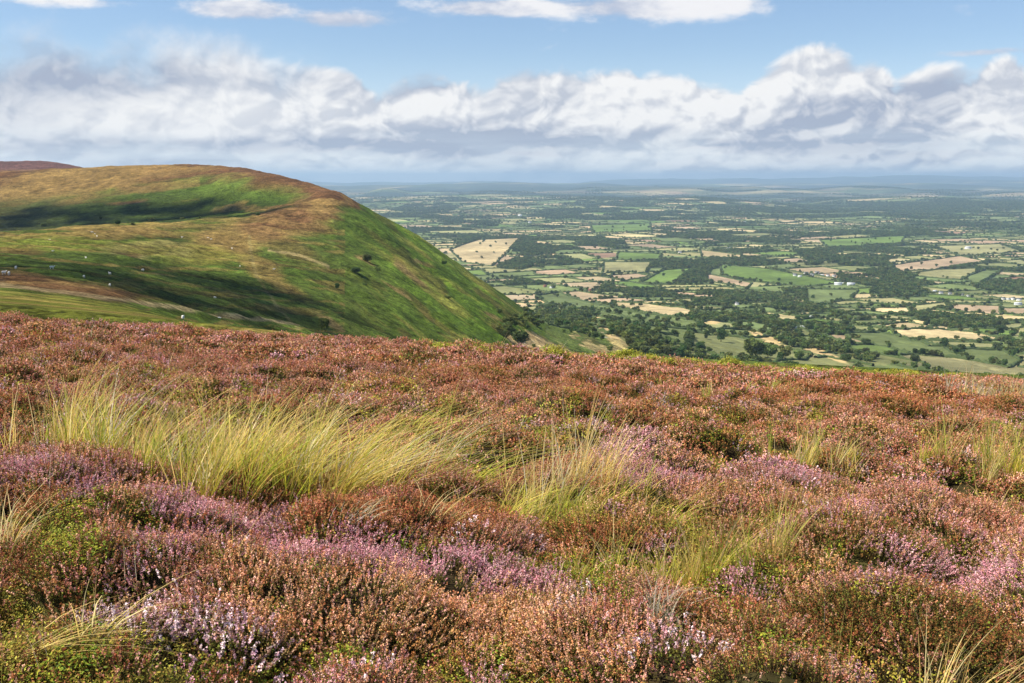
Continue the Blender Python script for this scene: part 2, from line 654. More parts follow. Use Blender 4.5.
L = np.array(leaves)
lcx, lcy = unwarp((L[:, 0] + L[:, 1]) / 2, (L[:, 2] + L[:, 3]) / 2)
lcz = H(lcx, lcy)
lpx, lpy = to_px(lcx, lcy, lcz)
rs = np.random.RandomState(5)
nL = len(L)
PAL = {
    'pasture': (0.135, 0.170, 0.062), 'bright': (0.125, 0.185, 0.042), 'olive': (0.175, 0.180, 0.075),
    'pale': (0.27, 0.255, 0.115), 'straw': (0.44, 0.345, 0.185), 'stubble': (0.36, 0.265, 0.165),
    'plough': (0.22, 0.135, 0.085), 'wood': (0.06, 0.085, 0.03),
}
kinds_ = list(PAL)
pr = np.array([0.28, 0.07, 0.12, 0.20, 0.17, 0.10, 0.02])
lk = rs.choice(len(pr), nL, p=pr / pr.sum())
woodn = fbm(lcx / 900, lcy / 600, 3, 77)
wood = (woodn > 0.36) | (rs.rand(nL) < 0.05)
# belts of woodland in the far valley, some in place of cloud shadow
wood |= (np.abs(lpy - 206) < 4) & (lpx > 800) & (rs.rand(nL) < .8)  # dark trees stand in for a cloud's shadow on the right
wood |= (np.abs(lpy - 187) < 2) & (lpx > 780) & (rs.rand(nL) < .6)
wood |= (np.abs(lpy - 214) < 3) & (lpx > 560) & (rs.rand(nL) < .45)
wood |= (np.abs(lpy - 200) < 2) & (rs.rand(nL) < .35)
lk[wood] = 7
far = lpy < 200
lk[far & ~wood & (rs.rand(nL) < .25)] = 4
lk = np.where((np.abs(lpx - 920) < 110) & (np.abs(lpy - 258) < 17) & ~wood, rs.choice([3, 4, 5, 2], nL), lk)
lk = np.where((lpx < 560) & (lpy > 240) & (lpy < 262), rs.choice([4, 5, 3, 0], nL), lk)
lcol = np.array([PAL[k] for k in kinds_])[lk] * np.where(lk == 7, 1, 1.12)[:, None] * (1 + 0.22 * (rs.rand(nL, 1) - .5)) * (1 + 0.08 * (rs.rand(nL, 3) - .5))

# the fields one can pick out near the foot of the hill: outline in the photograph -> ground
NEAR_FIELDS = [
    ([(450, 250), (478, 240), (520, 238), (508, 252), (492, 266), (462, 262)], 'straw'),
    ([(536, 296), (560, 292), (640, 312), (700, 322), (700, 331), (640, 326), (590, 314)], 'pasture'),
    ([(560, 307), (598, 311), (642, 322), (640, 330), (596, 321)], 'pasture'),
    ([(612, 302), (650, 304), (694, 310), (690, 319), (652, 315), (618, 309)], 'straw'),
    ([(596, 274), (630, 272), (650, 276), (622, 281)], 'stubble'),
    ([(590, 225), (650, 223), (652, 231), (594, 233)], 'bright'),
    ([(618, 252), (660, 254), (662, 261), (616, 260)], 'bright'),
    ([(604, 262), (652, 262), (646, 273), (602, 276)], 'pale'),
    ([(640, 283), (664, 270), (694, 268), (672, 284)], 'bright'),
    ([(720, 265), (768, 269), (810, 277), (842, 283), (806, 287), (752, 281), (722, 276)], 'bright'),
    ([(806, 289), (858, 290), (850, 300), (818, 304), (806, 300)], 'pasture'),
    ([(700, 250), (742, 255), (740, 259), (702, 257)], 'straw'),
    ([(708, 274), (752, 283), (748, 288), (706, 281)], 'stubble'),
    ([(648, 340), (700, 346), (705, 357), (652, 350)], 'pale'),
    ([(690, 332), (742, 338), (812, 354), (806, 360), (730, 358), (688, 350)], 'pale'),
    ([(835, 333), (880, 333), (945, 347), (968, 360), (910, 353), (862, 341)], 'pasture'),
    ([(892, 330), (950, 330), (1009, 340), (972, 341), (900, 337)], 'straw'),
    ([(915, 340), (1000, 344), (992, 349), (930, 346)], 'pale'),
    ([(945, 349), (998, 350), (1020, 360), (1010, 368), (968, 360)], 'pasture'),
    ([(972, 328), (1018, 331), (1010, 338), (975, 333)], 'bright'),
    ([(948, 304), (1000, 306), (1000, 315), (955, 311)], 'stubble'),
    ([(1002, 308), (1040, 308), (1040, 314), (1002, 314)], 'stubble'),
    ([(888, 266), (960, 256), (988, 262), (950, 268), (905, 274)], 'stubble'),
    ([(905, 271), (985, 268), (960, 280), (920, 277)], 'pale'),
    ([(962, 278), (985, 270), (1000, 272), (978, 286)], 'pasture'),
    ([(915, 294), (960, 296), (990, 301), (940, 300)], 'bright'),
    ([(880, 326), (905, 322), (935, 326), (905, 330)], 'straw'),
    ([(905, 306), (945, 302), (950, 308), (912, 311)], 'pale'),
    ([(930, 246), (1000, 244), (1024, 252), (960, 256)], 'pale'),
    ([(820, 240), (905, 236), (900, 244), (828, 247)], 'bright'),
]
nf_poly = []
_w = hit_many([p[0] for f in NEAR_FIELDS for p in f[0]], [p[1] for f in NEAR_FIELDS for p in f[0]], 1000)
_k = 0
for pts, k in NEAR_FIELDS:
    w = _w[_k:_k + len(pts)]; _k += len(pts)
    nf_poly.append((np.array([[p[0], p[1]] for p in w]), k))


def in_poly(x, y, poly):
    ins = np.zeros(x.shape, bool)
    n = len(poly)
    for i in range(n):
        x1, y1 = poly[i]; x2, y2 = poly[(i + 1) % n]
        c = ((y1 > y) != (y2 > y)) & (x < (x2 - x1) * (y - y1) / (y2 - y1 + 1e-9) + x1)
        ins ^= c
    return ins


# woods one can pick out, plus a far band in place of cloud shadow: centre, half sizes in the photograph
WOODS = [(530, 249, 32, 9, 8), (687, 275, 24, 11, 0), (600, 243, 26, 6, 10), (735, 262, 26, 6, 0), (760, 318, 34, 7, 9), (830, 328, 40, 8, 4),
         (800, 296, 22, 7, 0), (880, 280, 50, 7, 4), (895, 293, 36, 10, 0), (900, 340, 50, 6, 12), (930, 352, 40, 7, 8), (1010, 346, 22, 9, 20),
         (960, 320, 46, 7, 3), (1000, 286, 36, 7, 4), (870, 262, 30, 8, 0), (820, 258, 26, 9, 8), (560, 214, 40, 4, 0), (700, 236, 60, 5, 5),
         (640, 316, 60, 7, 10), (560, 262, 30, 7, 0), (520, 262, 24, 7, 0), (640, 291, 54, 6, 6), (740, 295, 50, 6, 6), (820, 310, 50, 6, 8),
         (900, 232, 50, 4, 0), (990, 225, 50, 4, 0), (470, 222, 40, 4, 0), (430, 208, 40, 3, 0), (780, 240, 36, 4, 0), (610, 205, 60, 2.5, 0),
         (740, 208, 90, 2.5, 0), (960, 207, 100, 3.5, 0), (480, 240, 24, 4, 0), (800, 346, 40, 5, 12), (720, 300, 30, 5, 0)]  # the long far right band stands in for cloud shadow


def wood_mask(x, y, px, py):
    m = np.zeros(x.shape)
    jx = px + 26 * fbm(x / 200, y / 200, 4, 61); jy = py + 8 * fbm(x / 200, y / 200, 4, 62)
    for cx, cy, rx, ry, rot in WOODS:
        m = np.maximum(m, ell(jx, jy, cx, cy, rx * .80, ry * .62, rot, 0.5))
    for poly, k in nf_poly:
        m = np.where(in_poly(x, y, poly), 0, m)
    return m > 0.5


# ------------------------------------------------------------------ far ground sheet
M_valley = ground_mat("valley_ground_mat", [(0.03, 1.0), (0.006, 0.7), (0.2, 0.6)], 0.3, 2.0, 0.3)
M_hill = ground_mat("hill_ground_mat", [(0.12, 1.2), (0.45, 1.5), (0.02, 0.6), (1.8, 1.4)], 1.0, 3.0, 0.45)


def is_hill(x, y):
    u = x / y
    Yb = np.interp(u, [-9, -0.02, 0.03, 0.10, 0.2, 9], [3300, 3300, 1400, 1320, 1250, 1250])
    return y < Yb


def valley_sheet():
    nr, nc = 1150, 1500
    Y = np.exp(np.linspace(math.log(1250), math.log(75000), nr))
    u = np.linspace(-0.72, 0.72, nc)
    u = np.sign(u) * np.abs(u / 0.72) ** 1.12 * 0.72
    yy = np.repeat(Y[:, None], nc, 1); xx = yy * u[None, :]
    zz = H(xx, yy)
    px, py = to_px(xx, yy, zz)
    X, Yw = warp(xx, yy)
    lf = leaf_of(X, Yw)
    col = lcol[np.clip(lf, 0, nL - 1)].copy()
    col[lf < 0] = (0.1, 0.12, 0.06)
    for poly, k in nf_poly:
        m = in_poly(xx, yy, poly)
        col[m] = PAL[k]
    # rows and worn strips across each field
    ang = hash2(lf, lf * 0, 8) * 6.28
    st = np.sin((xx * np.cos(ang) + yy * np.sin(ang)) / 9.0 + 3 * fbm(xx / 90, yy / 90, 2, 3))
    col *= (1 + 0.05 * st * (yy < 9000))[..., None]
    col *= (1 + 0.45 * fbm(xx / 160, yy / 160, 4, 71))[..., None]
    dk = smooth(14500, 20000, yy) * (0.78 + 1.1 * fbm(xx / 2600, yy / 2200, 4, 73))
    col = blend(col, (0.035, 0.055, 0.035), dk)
    wm = wood_mask(xx, yy, px, py)
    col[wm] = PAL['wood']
    # dry bracken slopes at the foot of the escarpment
    jx = px + 6 * fbm(xx / 60, yy / 60, 4, 41); jy = py + 3 * fbm(xx / 60, yy / 60, 4, 42)
    foot = smooth(2300, 1700, yy)
    col = blend(col, (0.105, 0.125, 0.045), foot * 0.7)
    for c in FOOT_TAN:
        col = blend(col, (0.52, 0.38, 0.18), ell(jx, jy, *c, 0.5))
    nrk = is_hill(xx, yy)
    F = grid_faces(nr, nc)
    keep = ~nrk.ravel()[F].any(1)
    F = F[keep]
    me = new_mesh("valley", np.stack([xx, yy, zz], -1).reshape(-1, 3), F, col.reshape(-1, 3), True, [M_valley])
    link("valley_ground", me, "patchwork valley floor of green and straw coloured fields reaching to the horizon", kind='structure')


# dry pale bracken patches at the foot of the hill
FOOT_TAN = [(528, 341, 21, 9, 12), (556, 348, 16, 5, 20), (600, 324, 16, 4.5, 28), (618, 342, 13, 5, 30), (588, 345, 6, 4, 10), (575, 336, 4, 3, 0), (610, 350, 20, 4, 5),
            (822, 352, 30, 3, 22), (712, 320, 9, 3, 15), (770, 340, 22, 3, 22)]
valley_sheet()


def hill_sheet():
    nr, nc = 900, 1500
    Y = np.exp(np.linspace(math.log(57), math.log(3300), nr))
    u = np.linspace(-0.72, 0.72, nc)
    yy = np.repeat(Y[:, None], nc, 1); xx = yy * u[None, :]
    zz = H(xx, yy)
    px, py = to_px(xx, yy, zz)
    n1 = fbm(xx / 60, yy / 60, 5, 101); n2 = fbm(xx / 15, yy / 15, 4, 102); n3 = fbm(xx / 200, yy / 200, 4, 103)
    nsc = np.clip(yy / 700, .3, 1.6)
    # streaks that run down the slope
    sx = px * 0.80 + py * 0.60; sy = -px * 0.60 + py * 0.80
    strk = fbm(sx / 60, sy / 5, 4, 104)
    jx = px + 22 * n1 + 6 * n2; jy = py + 7 * n1 + 3 * n2
    G = (0.072, 0.112, 0.016)
    col = np.ones(xx.shape + (3,)) * np.array(G)
    BR, OC, TN, DG, YG, BG, PU = (0.135, 0.060, 0.030), (0.225, 0.145, 0.048), (0.52, 0.37, 0.17), (0.032, 0.050, 0.010), (0.175, 0.185, 0.028), (0.092, 0.150, 0.015), (0.125, 0.062, 0.045)
    face = smooth(330, 420, jx) * smooth(180, 200, jy)
    col = blend(col, BG, face * 0.9)
    col = blend(col, (0.085, 0.11, 0.02), smooth(-.05, .35, n3) * .6)
    # crest of the far shoulder: brown moor with ochre streaks running left
    crest = np.interp(px, [-150, 0, 93, 200, 240, 270, 300, 330], [172, 172, 168, 165, 167, 173, 181, 190])
    back = smooth(900, 1000, yy) * (px < 360)
    wcr = back * smooth(26, 8, py - crest + 16 * n1)
    col = blend(col, BR, wcr * .9)
    col = blend(col, OC, back * ell(jx, jy, 40, 190, 110, 22, -12) * .9)
    col = blend(col, OC, back * ell(jx, jy, 150, 172, 90, 5, -6) * .7)
    col = blend(col, OC, back * smooth(.12, .3, fbm(sx / 90, (py + px * .12) / 4, 3, 105)) * (px < 200) * (py < 205) * .6)
    col = blend(col, PU, back * ell(jx, jy, 20, 222, 60, 14, -10) * .7)
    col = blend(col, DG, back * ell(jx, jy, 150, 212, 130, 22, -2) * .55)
    col = blend(col, BG, back * ell(jx, jy, 235, 190, 60, 14, 4) * .15)
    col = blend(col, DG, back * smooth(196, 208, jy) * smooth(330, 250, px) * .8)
    col = blend(col, BR, back * ell(jx, jy, 130, 203, 22, 4, 0) * .6)
    col = blend(col, OC, back * ell(jx, jy, 238, 207, 30, 3, -5) * .6)
    col = blend(col, (0.12, 0.060, 0.052), smooth(2150, 2300, yy))
    # the near spur
    spur = smooth(990, 900, yy) * (px < 345)
    col = blend(col, OC, spur * ell(jx, jy, 90, 232, 130, 5, -3) * .75)
    col = blend(col, OC, spur * ell(jx, jy, 250, 235, 80, 17, -14) * .85)
    col = blend(col, BR, ell(jx, jy, 300, 213, 56, 12, -10) * .75)
    col = blend(col, OC, ell(jx, jy, 330, 206, 22, 7, -20) * .8)
    col = blend(col, BR, ell(jx, jy, 285, 245, 50, 10, 24) * .45)
    col = blend(col, OC, ell(jx, jy, 262, 270, 40, 10, 35) * .7)
    col = blend(col, (0.25, 0.17, 0.09), spur * ell(jx, jy, 145, 248, 45, 8, 0) * .9)
    col = blend(col, BR, spur * ell(jx, jy, 135, 250, 22, 4, 0) * .8)
    col = blend(col, YG, spur * ell(jx, jy, 180, 252, 60, 8, 4) * .6)
    col = blend(col, YG, spur * ell(jx, jy, 60, 244, 120, 7, 0) * .5)
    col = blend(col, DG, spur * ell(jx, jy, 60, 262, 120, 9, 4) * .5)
    col = blend(col, BR, spur * ell(jx, jy, 45, 284, 110, 8, 8) * .85)
    col = blend(col, BR, spur * ell(jx, jy, 15, 252, 25, 5, 0) * .5)
    col = blend(col, OC, spur * smooth(.1, .3, fbm(px / 70, (py - px * .09) / 3.0, 3, 107)) * .5)
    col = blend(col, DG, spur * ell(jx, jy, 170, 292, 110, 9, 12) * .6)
    # ochre flecks and streaks down the steep face
    col = blend(col, (0.26, 0.22, 0.05), face * smooth(.12, .42, strk) * .55)
    col = blend(col, BR, face * smooth(.28, .5, fbm(sx / 40, sy / 9, 3, 109)) * .4)
    for c in [(372, 262, 9, 3, 35), (415, 275, 22, 3, 38), (425, 228, 16, 2.2, 35), (400, 292, 14, 2, 35), (330, 322, 16, 3, 30), (490, 315, 10, 2, 25), (420, 262, 10, 2.4, 12)]:
        col = blend(col, (0.26, 0.17, 0.07), ell(jx, jy, *c) * .7)
    # grassy lip next to the heather, sheep paths
    lip = smooth(175, 110, yy + 40 * n3 + 20 * n1) * (px < 560)
    col = blend(col, YG, lip * .85)
    col = blend(col, OC, lip * smooth(.1, .4, n2 + .5 * n1) * .6)
    for pts, w, c in [([(-20, 283), (60, 292), (120, 299), (200, 312), (300, 325)], 1.3, (0.33, 0.25, 0.13)),
                      ([(250, 236), (252, 262), (258, 280), (275, 305), (300, 330)], 1.2, (0.22, 0.18, 0.07)),
                      ([(268, 236), (262, 250), (300, 256), (330, 268)], 0.9, (0.26, 0.2, 0.09))]:
        pa = np.array(pts, float)
        yi = np.interp(px, pa[:, 0], pa[:, 1]) if pa[-1, 0] - pa[0, 0] > 60 else None
        if yi is not None:
            col = blend(col, c, spur * (px > pa[0, 0]) * (px < pa[-1, 0]) * smooth(w * 2, w * .6, np.abs(py - yi + 2 * n1)) * .75)
        else:
            xi = np.interp(py, pa[:, 1], pa[:, 0])
            col = blend(col, c, spur * (py > pa[0, 1]) * (py < pa[-1, 1]) * smooth(w * 2, w * .6, np.abs(px - xi + 3 * n1)) * .5)
    for c in FOOT_TAN:
        col = blend(col, TN, ell(px + 5 * n2 + 5 * n1, py + 4 * n2, *c, 0.5))
    col = blend(col, (0.10, 0.12, 0.04), (px > 545) * .5)
    col *= (1 + 0.55 * n2 + 0.35 * n1 + .6 * fbm(xx / 4, yy / 4, 2, 108) * (yy < 1000))[..., None].clip(.4, 1.8)
    zz = zz + 1.5 * n2 * smooth(90, 300, yy) + .35 * fbm(xx / 5, yy / 5, 2, 110) * smooth(90, 200, yy)
    F = grid_faces(nr, nc)
    hl = is_hill(xx, yy)
    V = is_hill(xx, yy).ravel()[F]
    F = F[V.all(1)]
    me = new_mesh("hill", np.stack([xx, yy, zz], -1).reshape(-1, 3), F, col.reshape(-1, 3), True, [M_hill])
    link("hill", me, "green and ochre moorland hill with a steep escarpment falling to the valley", kind='structure')


hill_sheet()

# ------------------------------------------------------------------ foliage building blocks
def rand_tris(rs, cen, size, up_bias=0.0, aspect=1.0):
    """one small triangle at each centre, random orientation"""
    n = len(cen)
    a = rs.normal(size=(n, 3)); a /= np.linalg.norm(a, axis=1, keepdims=True)
    b = rs.normal(size=(n, 3))
    b -= (a * b).sum(1, keepdims=True) * a; b /= np.linalg.norm(b, axis=1, keepdims=True)
    s = np.asarray(size).reshape(-1, 1) * np.ones((n, 1))
    v = np.stack([cen + a * s, cen - a * s * .5 + b * s * .8 * aspect, cen - a * s * .5 - b * s * .8 * aspect], 1)
    return v.reshape(-1, 3)


def soup(name, parts, mats):
    """parts: list of (verts(3n,3), colors (3n,3) or colour)"""
    V, C = [], []
    for v, c in parts:
        if not len(v): continue
        V.append(v); C.append(np.broadcast_to(np.asarray(c, float), (len(v), 3)) if np.ndim(c) < 2 else c)
    V = np.concatenate(V); C = np.concatenate(C)
    return new_mesh(name, V, np.arange(len(V)).reshape(-1, 3), C, False, mats)


def tube(pts, rad, k=6):
    pts = np.array(pts, float); V, F = [], []
    for i, p in enumerate(pts):
        d = pts[min(i + 1, len(pts) - 1)] - pts[max(i - 1, 0)]; d /= np.linalg.norm(d)
        a = np.cross(d, [0.3, 1, 0.2]); a /= np.linalg.norm(a); b = np.cross(d, a)
        for j in range(k):
            t = 2 * math.pi * j / k
            V.append(p + rad[i] * (a * math.cos(t) + b * math.sin(t)))
    for i in range(len(pts) - 1):
        for j in range(k):
            q = [i * k + j, i * k + (j + 1) % k, (i + 1) * k + (j + 1) % k, (i + 1) * k + j]
            F += [[q[0], q[1], q[2]], [q[0], q[2], q[3]]]
    return np.array(V), np.array(F)


def joined_tubes(name, tubes, mats, col=(0.09, 0.07, 0.05)):
    V, F, o = [], [], 0
    for p, r in tubes:
        v, f = tube(p, r); V.append(v); F.append(f + o); o += len(v)
    V = np.concatenate(V)
    return new_mesh(name, V, np.concatenate(F), np.ones((len(V), 3)) * np.array(col), True, mats)


M_leaf = leaf_mat("tree_leaf_mat", 0.25, 0.8, 0.03)
M_bark = mat_new("bark_mat")[0]
M_bark.node_tree.nodes['Principled BSDF'].inputs['Base Color'].default_value = (0.08, 0.06, 0.045, 1)


def crown_parts(rs, n_lobes, per, leaf, wide=0.5, tall=0.42, zc=0.56, base=(0.105, 0.150, 0.036)):
    """crown about 1 m high in a unit tree (scaled on placement)"""
    out = []
    for k in range(n_lobes):
        t = rs.rand() * 6.283; r = wide * 0.62 * math.sqrt(rs.rand())
        c = np.array([r * math.cos(t), r * math.sin(t), zc + tall * rs.uniform(-.62, .75) * (1 - (r / wide) ** 2 * .5)])
        rad = rs.uniform(0.13, 0.23) * wide / 0.5
        d = rs.normal(size=(per, 3)); d /= np.linalg.norm(d, axis=1, keepdims=True)
        rr = rad * (0.55 + 0.5 * rs.rand(per, 1))
        cen = c + d * rr * np.array([1, 1, 0.85])
        tint = rs.uniform(.75, 1.3)
        cc = np.array(base) * tint * (1 + .5 * (rs.rand(per, 1) - .5)) * (1 + .12 * (rs.rand(per, 3) - .5))
        out.append((rand_tris(rs, cen, leaf * (0.7 + .6 * rs.rand(per))), np.repeat(cc, 3, 0)))
    return out


TREE = []       # (crown mesh, trunk mesh, joined mesh)
KINDS = [dict(n_lobes=26, per=85, leaf=.062, wide=.52, tall=.40, zc=.55), dict(n_lobes=22, per=85, leaf=.060, wide=.42, tall=.44, zc=.55, base=(.08, .13, .034)),
         dict(n_lobes=30, per=75, leaf=.060, wide=.62, tall=.34, zc=.5, base=(.095, .13, .04)), dict(n_lobes=20, per=85, leaf=.060, wide=.45, tall=.36, zc=.52, base=(.15, .18, .045)),
         dict(n_lobes=24, per=80, leaf=.062, wide=.56, tall=.30, zc=.42, base=(.12, .15, .04))]
for i, kw in enumerate(KINDS):
    r_ = np.random.RandomState(100 + i)
    cp = crown_parts(r_, **kw)
    zc = kw['zc']
    tubes = [([(0, 0, -.06), (0.01, 0, .15), (0, .01, .34), (.01, 0, zc + .1)], [.034, .026, .02, .008])]
    for q in range(4):
        t = q * 1.7 + r_.rand()
        e = (kw['wide'] * .55 * math.cos(t), kw['wide'] * .55 * math.sin(t), zc + .02 * q)
        tubes.append(([(0, 0, .2 + .04 * q), (e[0] * .5, e[1] * .5, .36 + .03 * q), e], [.014, .010, .004]))
    trunk = joined_tubes("trunk_mesh", tubes, [M_bark])
    crown = soup("crown_mesh", cp, [M_leaf])
    # the same tree as one mesh, for masses of trees
    tv = np.empty(len(trunk.vertices) * 3, np.float32); trunk.vertices.foreach_get('co', tv); tv = tv.reshape(-1, 3)
    tf = np.empty(len(trunk.loops), np.int32); trunk.loops.foreach_get('vertex_index', tf)
    r2 = np.random.RandomState(200 + i)
    kw2 = dict(kw); kw2.update(n_lobes=14, per=22, leaf=.115)
    small = soup("tree_mesh", crown_parts(r2, **kw2) + [(tv[tf], (.07, .05, .04))], [M_leaf])
    TREE.append((crown, trunk, small))


def scatter_object(name, protos, pts, rot, scl, idx, label, cat, mats=()):
    """ONE object: a point per plant, each point carrying a copy of a plant mesh (geometry nodes)"""
    cname = name + "_kinds"
    c = bpy.data.collections.new(cname)
    for i, me in enumerate(protos):
        o = bpy.data.objects.new("%s_kind_%02d" % (name, i), me)
        c.objects.link(o)
    me = bpy.data.meshes.new(name)
    n = len(pts)
    me.vertices.add(n)
    me.vertices.foreach_set('co', np.asarray(pts, np.float32).ravel())
    for an, ty, val, key in (('rot', 'FLOAT_VECTOR', rot, 'vector'), ('scl', 'FLOAT_VECTOR', scl, 'vector'), ('idx', 'INT', idx, 'value')):
        a = me.attributes.new(an, ty, 'POINT')
        a.data.foreach_set(key, np.asarray(val, np.float32 if ty != 'INT' else np.int32).ravel())
    for m in mats: me.materials.append(m)
    ng = bpy.data.node_groups.new(name + "_nodes", 'GeometryNodeTree')
    ng.interface.new_socket('Geometry', in_out='INPUT', socket_type='NodeSocketGeometry')
    ng.interface.new_socket('Geometry', in_out='OUTPUT', socket_type='NodeSocketGeometry')
    nd = ng.nodes
    gi, go = nd.new('NodeGroupInput'), nd.new('NodeGroupOutput')
    ci = nd.new('GeometryNodeCollectionInfo')
    ci.inputs['Collection'].default_value = c
    ci.inputs['Separate Children'].default_value = True
    ci.inputs['Reset Children'].default_value = True
    iop = nd.new('GeometryNodeInstanceOnPoints')
    iop.inputs['Pick Instance'].default_value = True

    def named(nm, ty):
        a = nd.new('GeometryNodeInputNamedAttribute'); a.data_type = ty
        a.inputs['Name'].default_value = nm
        return a.outputs['Attribute']
    lk_ = ng.links.new
    lk_(gi.outputs[0], iop.inputs['Points'])
    lk_(ci.outputs[0], iop.inputs['Instance'])
    lk_(named('idx', 'INT'), iop.inputs['Instance Index'])
    e2r = nd.new('FunctionNodeEulerToRotation')
    lk_(named('rot', 'FLOAT_VECTOR'), e2r.inputs[0])
    lk_(e2r.outputs[0], iop.inputs['Rotation'])
    lk_(named('scl', 'FLOAT_VECTOR'), iop.inputs['Scale'])
    lk_(iop.outputs[0], go.inputs[0])
    o = link(name, me, label, cat, kind='stuff')
    md = o.modifiers.new('plants', 'NODES'); md.node_group = ng
    return o


# ------------------------------------------------------------------ trees of the valley
def visible_xy(px, py, margin=30):
    return (px > -margin * 4) & (px < 1024 + margin * 4)


rt = np.random.RandomState(33)
TX, TY, TS = [], [], []         # x, y, height


def add_trees(x, y, h):
    TX.append(np.asarray(x)); TY.append(np.asarray(y)); TS.append(np.asarray(h) * np.ones(len(x)))


# hedge lines on the field edges
SX, SY = [], []
hedge_lines = []                # list of (n,2) arrays
_sg = np.array(segs)
_mx, _my = unwarp((_sg[:, 0] + _sg[:, 2]) / 2, (_sg[:, 1] + _sg[:, 3]) / 2)
_ln = np.hypot(_sg[:, 2] - _sg[:, 0], _sg[:, 3] - _sg[:, 1])
_ok = (_ln > 60) & (_my + _ln > 1300) & (_my - _ln < 22000) & (np.abs(_mx) < .66 * np.maximum(_my, 0) + _ln)
_sg, _ln = _sg[_ok], _ln[_ok]
_n = np.maximum(3, (_ln / 30).astype(int) + 1)
_t = np.concatenate([np.linspace(0, 1, q) for q in _n]); _id = np.repeat(np.arange(len(_sg)), _n)
_ax, _ay = unwarp(_sg[_id, 0] + (_sg[_id, 2] - _sg[_id, 0]) * _t, _sg[_id, 1] + (_sg[_id, 3] - _sg[_id, 1]) * _t)
_good = (_ay > 1300) & (np.abs(_ax / np.maximum(_ay, 1)) < .66) & (_ay < 22000) & ~is_hill(_ax, np.maximum(_ay, 1))
for poly, kk in nf_poly: _good &= ~in_poly(_ax, _ay, poly)
_run = []
for i in range(len(_ax)):
    if _good[i] and (not _run or _id[_run[-1]] == _id[i]): _run.append(i)
    else:
        if len(_run) > 1: hedge_lines.append(np.stack([_ax[_run], _ay[_run]], 1))
        _run = [i] if _good[i] else []
for poly, kk in nf_poly:
    for i in range(len(poly)):
        p, q = poly[i], poly[(i + 1) % len(poly)]
        n = max(3, int(np.linalg.norm(q - p) / 25) + 1)
        t = np.linspace(0, 1, n)[:, None]
        w = p * (1 - t) + q * t
        w = w + 5 * np.stack([fbm(w[:, 0] / 60, w[:, 1] / 60, 2, 5), fbm(w[:, 0] / 60, w[:, 1] / 60, 2, 6)], 1)
        hedge_lines.append(w)
# trees standing in the hedges
for hl in hedge_lines:
    sl = np.r_[0, np.cumsum(np.linalg.norm(np.diff(hl, axis=0), axis=1))]
    dist = hl[:, 1].mean()
    if dist > 24000: continue
    gap = rt.choice([14, 30, 60, 90]) * (1 if dist < 9000 else 1.6)
    n = int(sl[-1] / gap * rt.uniform(.6, 1.3))
    if n < 1: continue
    s = rt.rand(n) * sl[-1]
    add_trees(np.interp(s, sl, hl[:, 0]) + rt.normal(size=n) * 2, np.interp(s, sl, hl[:, 1]) + rt.normal(size=n) * 2, rt.uniform(7, 15, n) * (1 if dist < 9000 else 1.3))
# woods: a jittered grid over the woodland fields and the drawn woods
def wood_fill(y0, y1, sp, h0, h1):
    xs = np.arange(-0.62 * y1, 0.62 * y1, sp); ys = np.arange(y0, y1, sp)
    gx, gy = np.meshgrid(xs, ys)
    gx = gx + rt.uniform(-.5, .5, gx.shape) * sp; gy = gy + rt.uniform(-.5, .5, gx.shape) * sp
    m = np.abs(gx / gy) < .62
    gx, gy = gx[m], gy[m]
    X, Y = warp(gx, gy)
    lf = leaf_of(X, Y)
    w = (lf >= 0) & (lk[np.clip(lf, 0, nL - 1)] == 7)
    for poly, kk in nf_poly: w &= ~in_poly(gx, gy, poly)
    z = H(gx, gy); px, py = to_px(gx, gy, z)
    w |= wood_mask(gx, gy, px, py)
    w &= ~is_hill(gx, gy)
    w |= (hash2(np.floor(gx), np.floor(gy), 4) < .006) & ~is_hill(gx, gy)      # scattered field trees
    gx, gy = gx[w], gy[w]
    add_trees(gx, gy, rt.uniform(h0, h1, len(gx)))
wood_fill(1300, 4200, 12.5, 9, 16)
wood_fill(4200, 8000, 17, 11, 18)
wood_fill(8000, 15000, 30, 15, 24)
wood_fill(15000, 26000, 75, 18, 30)
# thickets on the foot of the escarpment
def thicket(poly_px, n, h0, h1, ymin=300):
    P_ = np.array(poly_px, float)
    c = 0
    xs, ys = [], []
    while c < n:
        px = rt.uniform(P_[:, 0].min(), P_[:, 0].max()); py = rt.uniform(P_[:, 1].min(), P_[:, 1].max())
        if not in_poly(np.array([px]), np.array([py]), P_)[0]: continue
        c += 1
        tan = max(float(ell(np.array([px]), np.array([py]), e[0], e[1] + 4, e[2] * .95, e[3] + 4, e[4])[0]) for e in FOOT_TAN)
        if tan > .4 and rt.rand() < .96: continue
        xs.append(px); ys.append(py)
    w = hit_many(xs, ys, ymin, 6000)
    add_trees(w[:, 0], w[:, 1], rt.uniform(h0, h1, len(xs)))
thicket([(533, 307), (575, 304), (622, 321), (662, 339), (700, 353), (640, 357), (596, 340), (556, 324)], 300, 8, 13)
thicket([(496, 326), (516, 318), (532, 326), (520, 336), (500, 340)], 22, 5, 8)
thicket([(524, 312), (560, 320), (606, 337), (580, 336), (540, 329), (522, 322)], 46, 5, 8)
thicket([(540, 300), (600, 306), (690, 330), (640, 332), (580, 312)], 36, 7, 12)
thicket([(735, 322), (800, 330), (860, 351), (885, 363), (845, 363), (780, 343), (735, 331)], 170, 8, 13)
thicket([(640, 316), (720, 322), (800, 336), (740, 336), (640, 324)], 40, 8, 13)
thicket([(490, 270), (510, 278), (545, 300), (530, 306), (505, 286)], 14, 5, 8)

TXa, TYa, TSa = np.concatenate(TX), np.concatenate(TY), np.concatenate(TS)
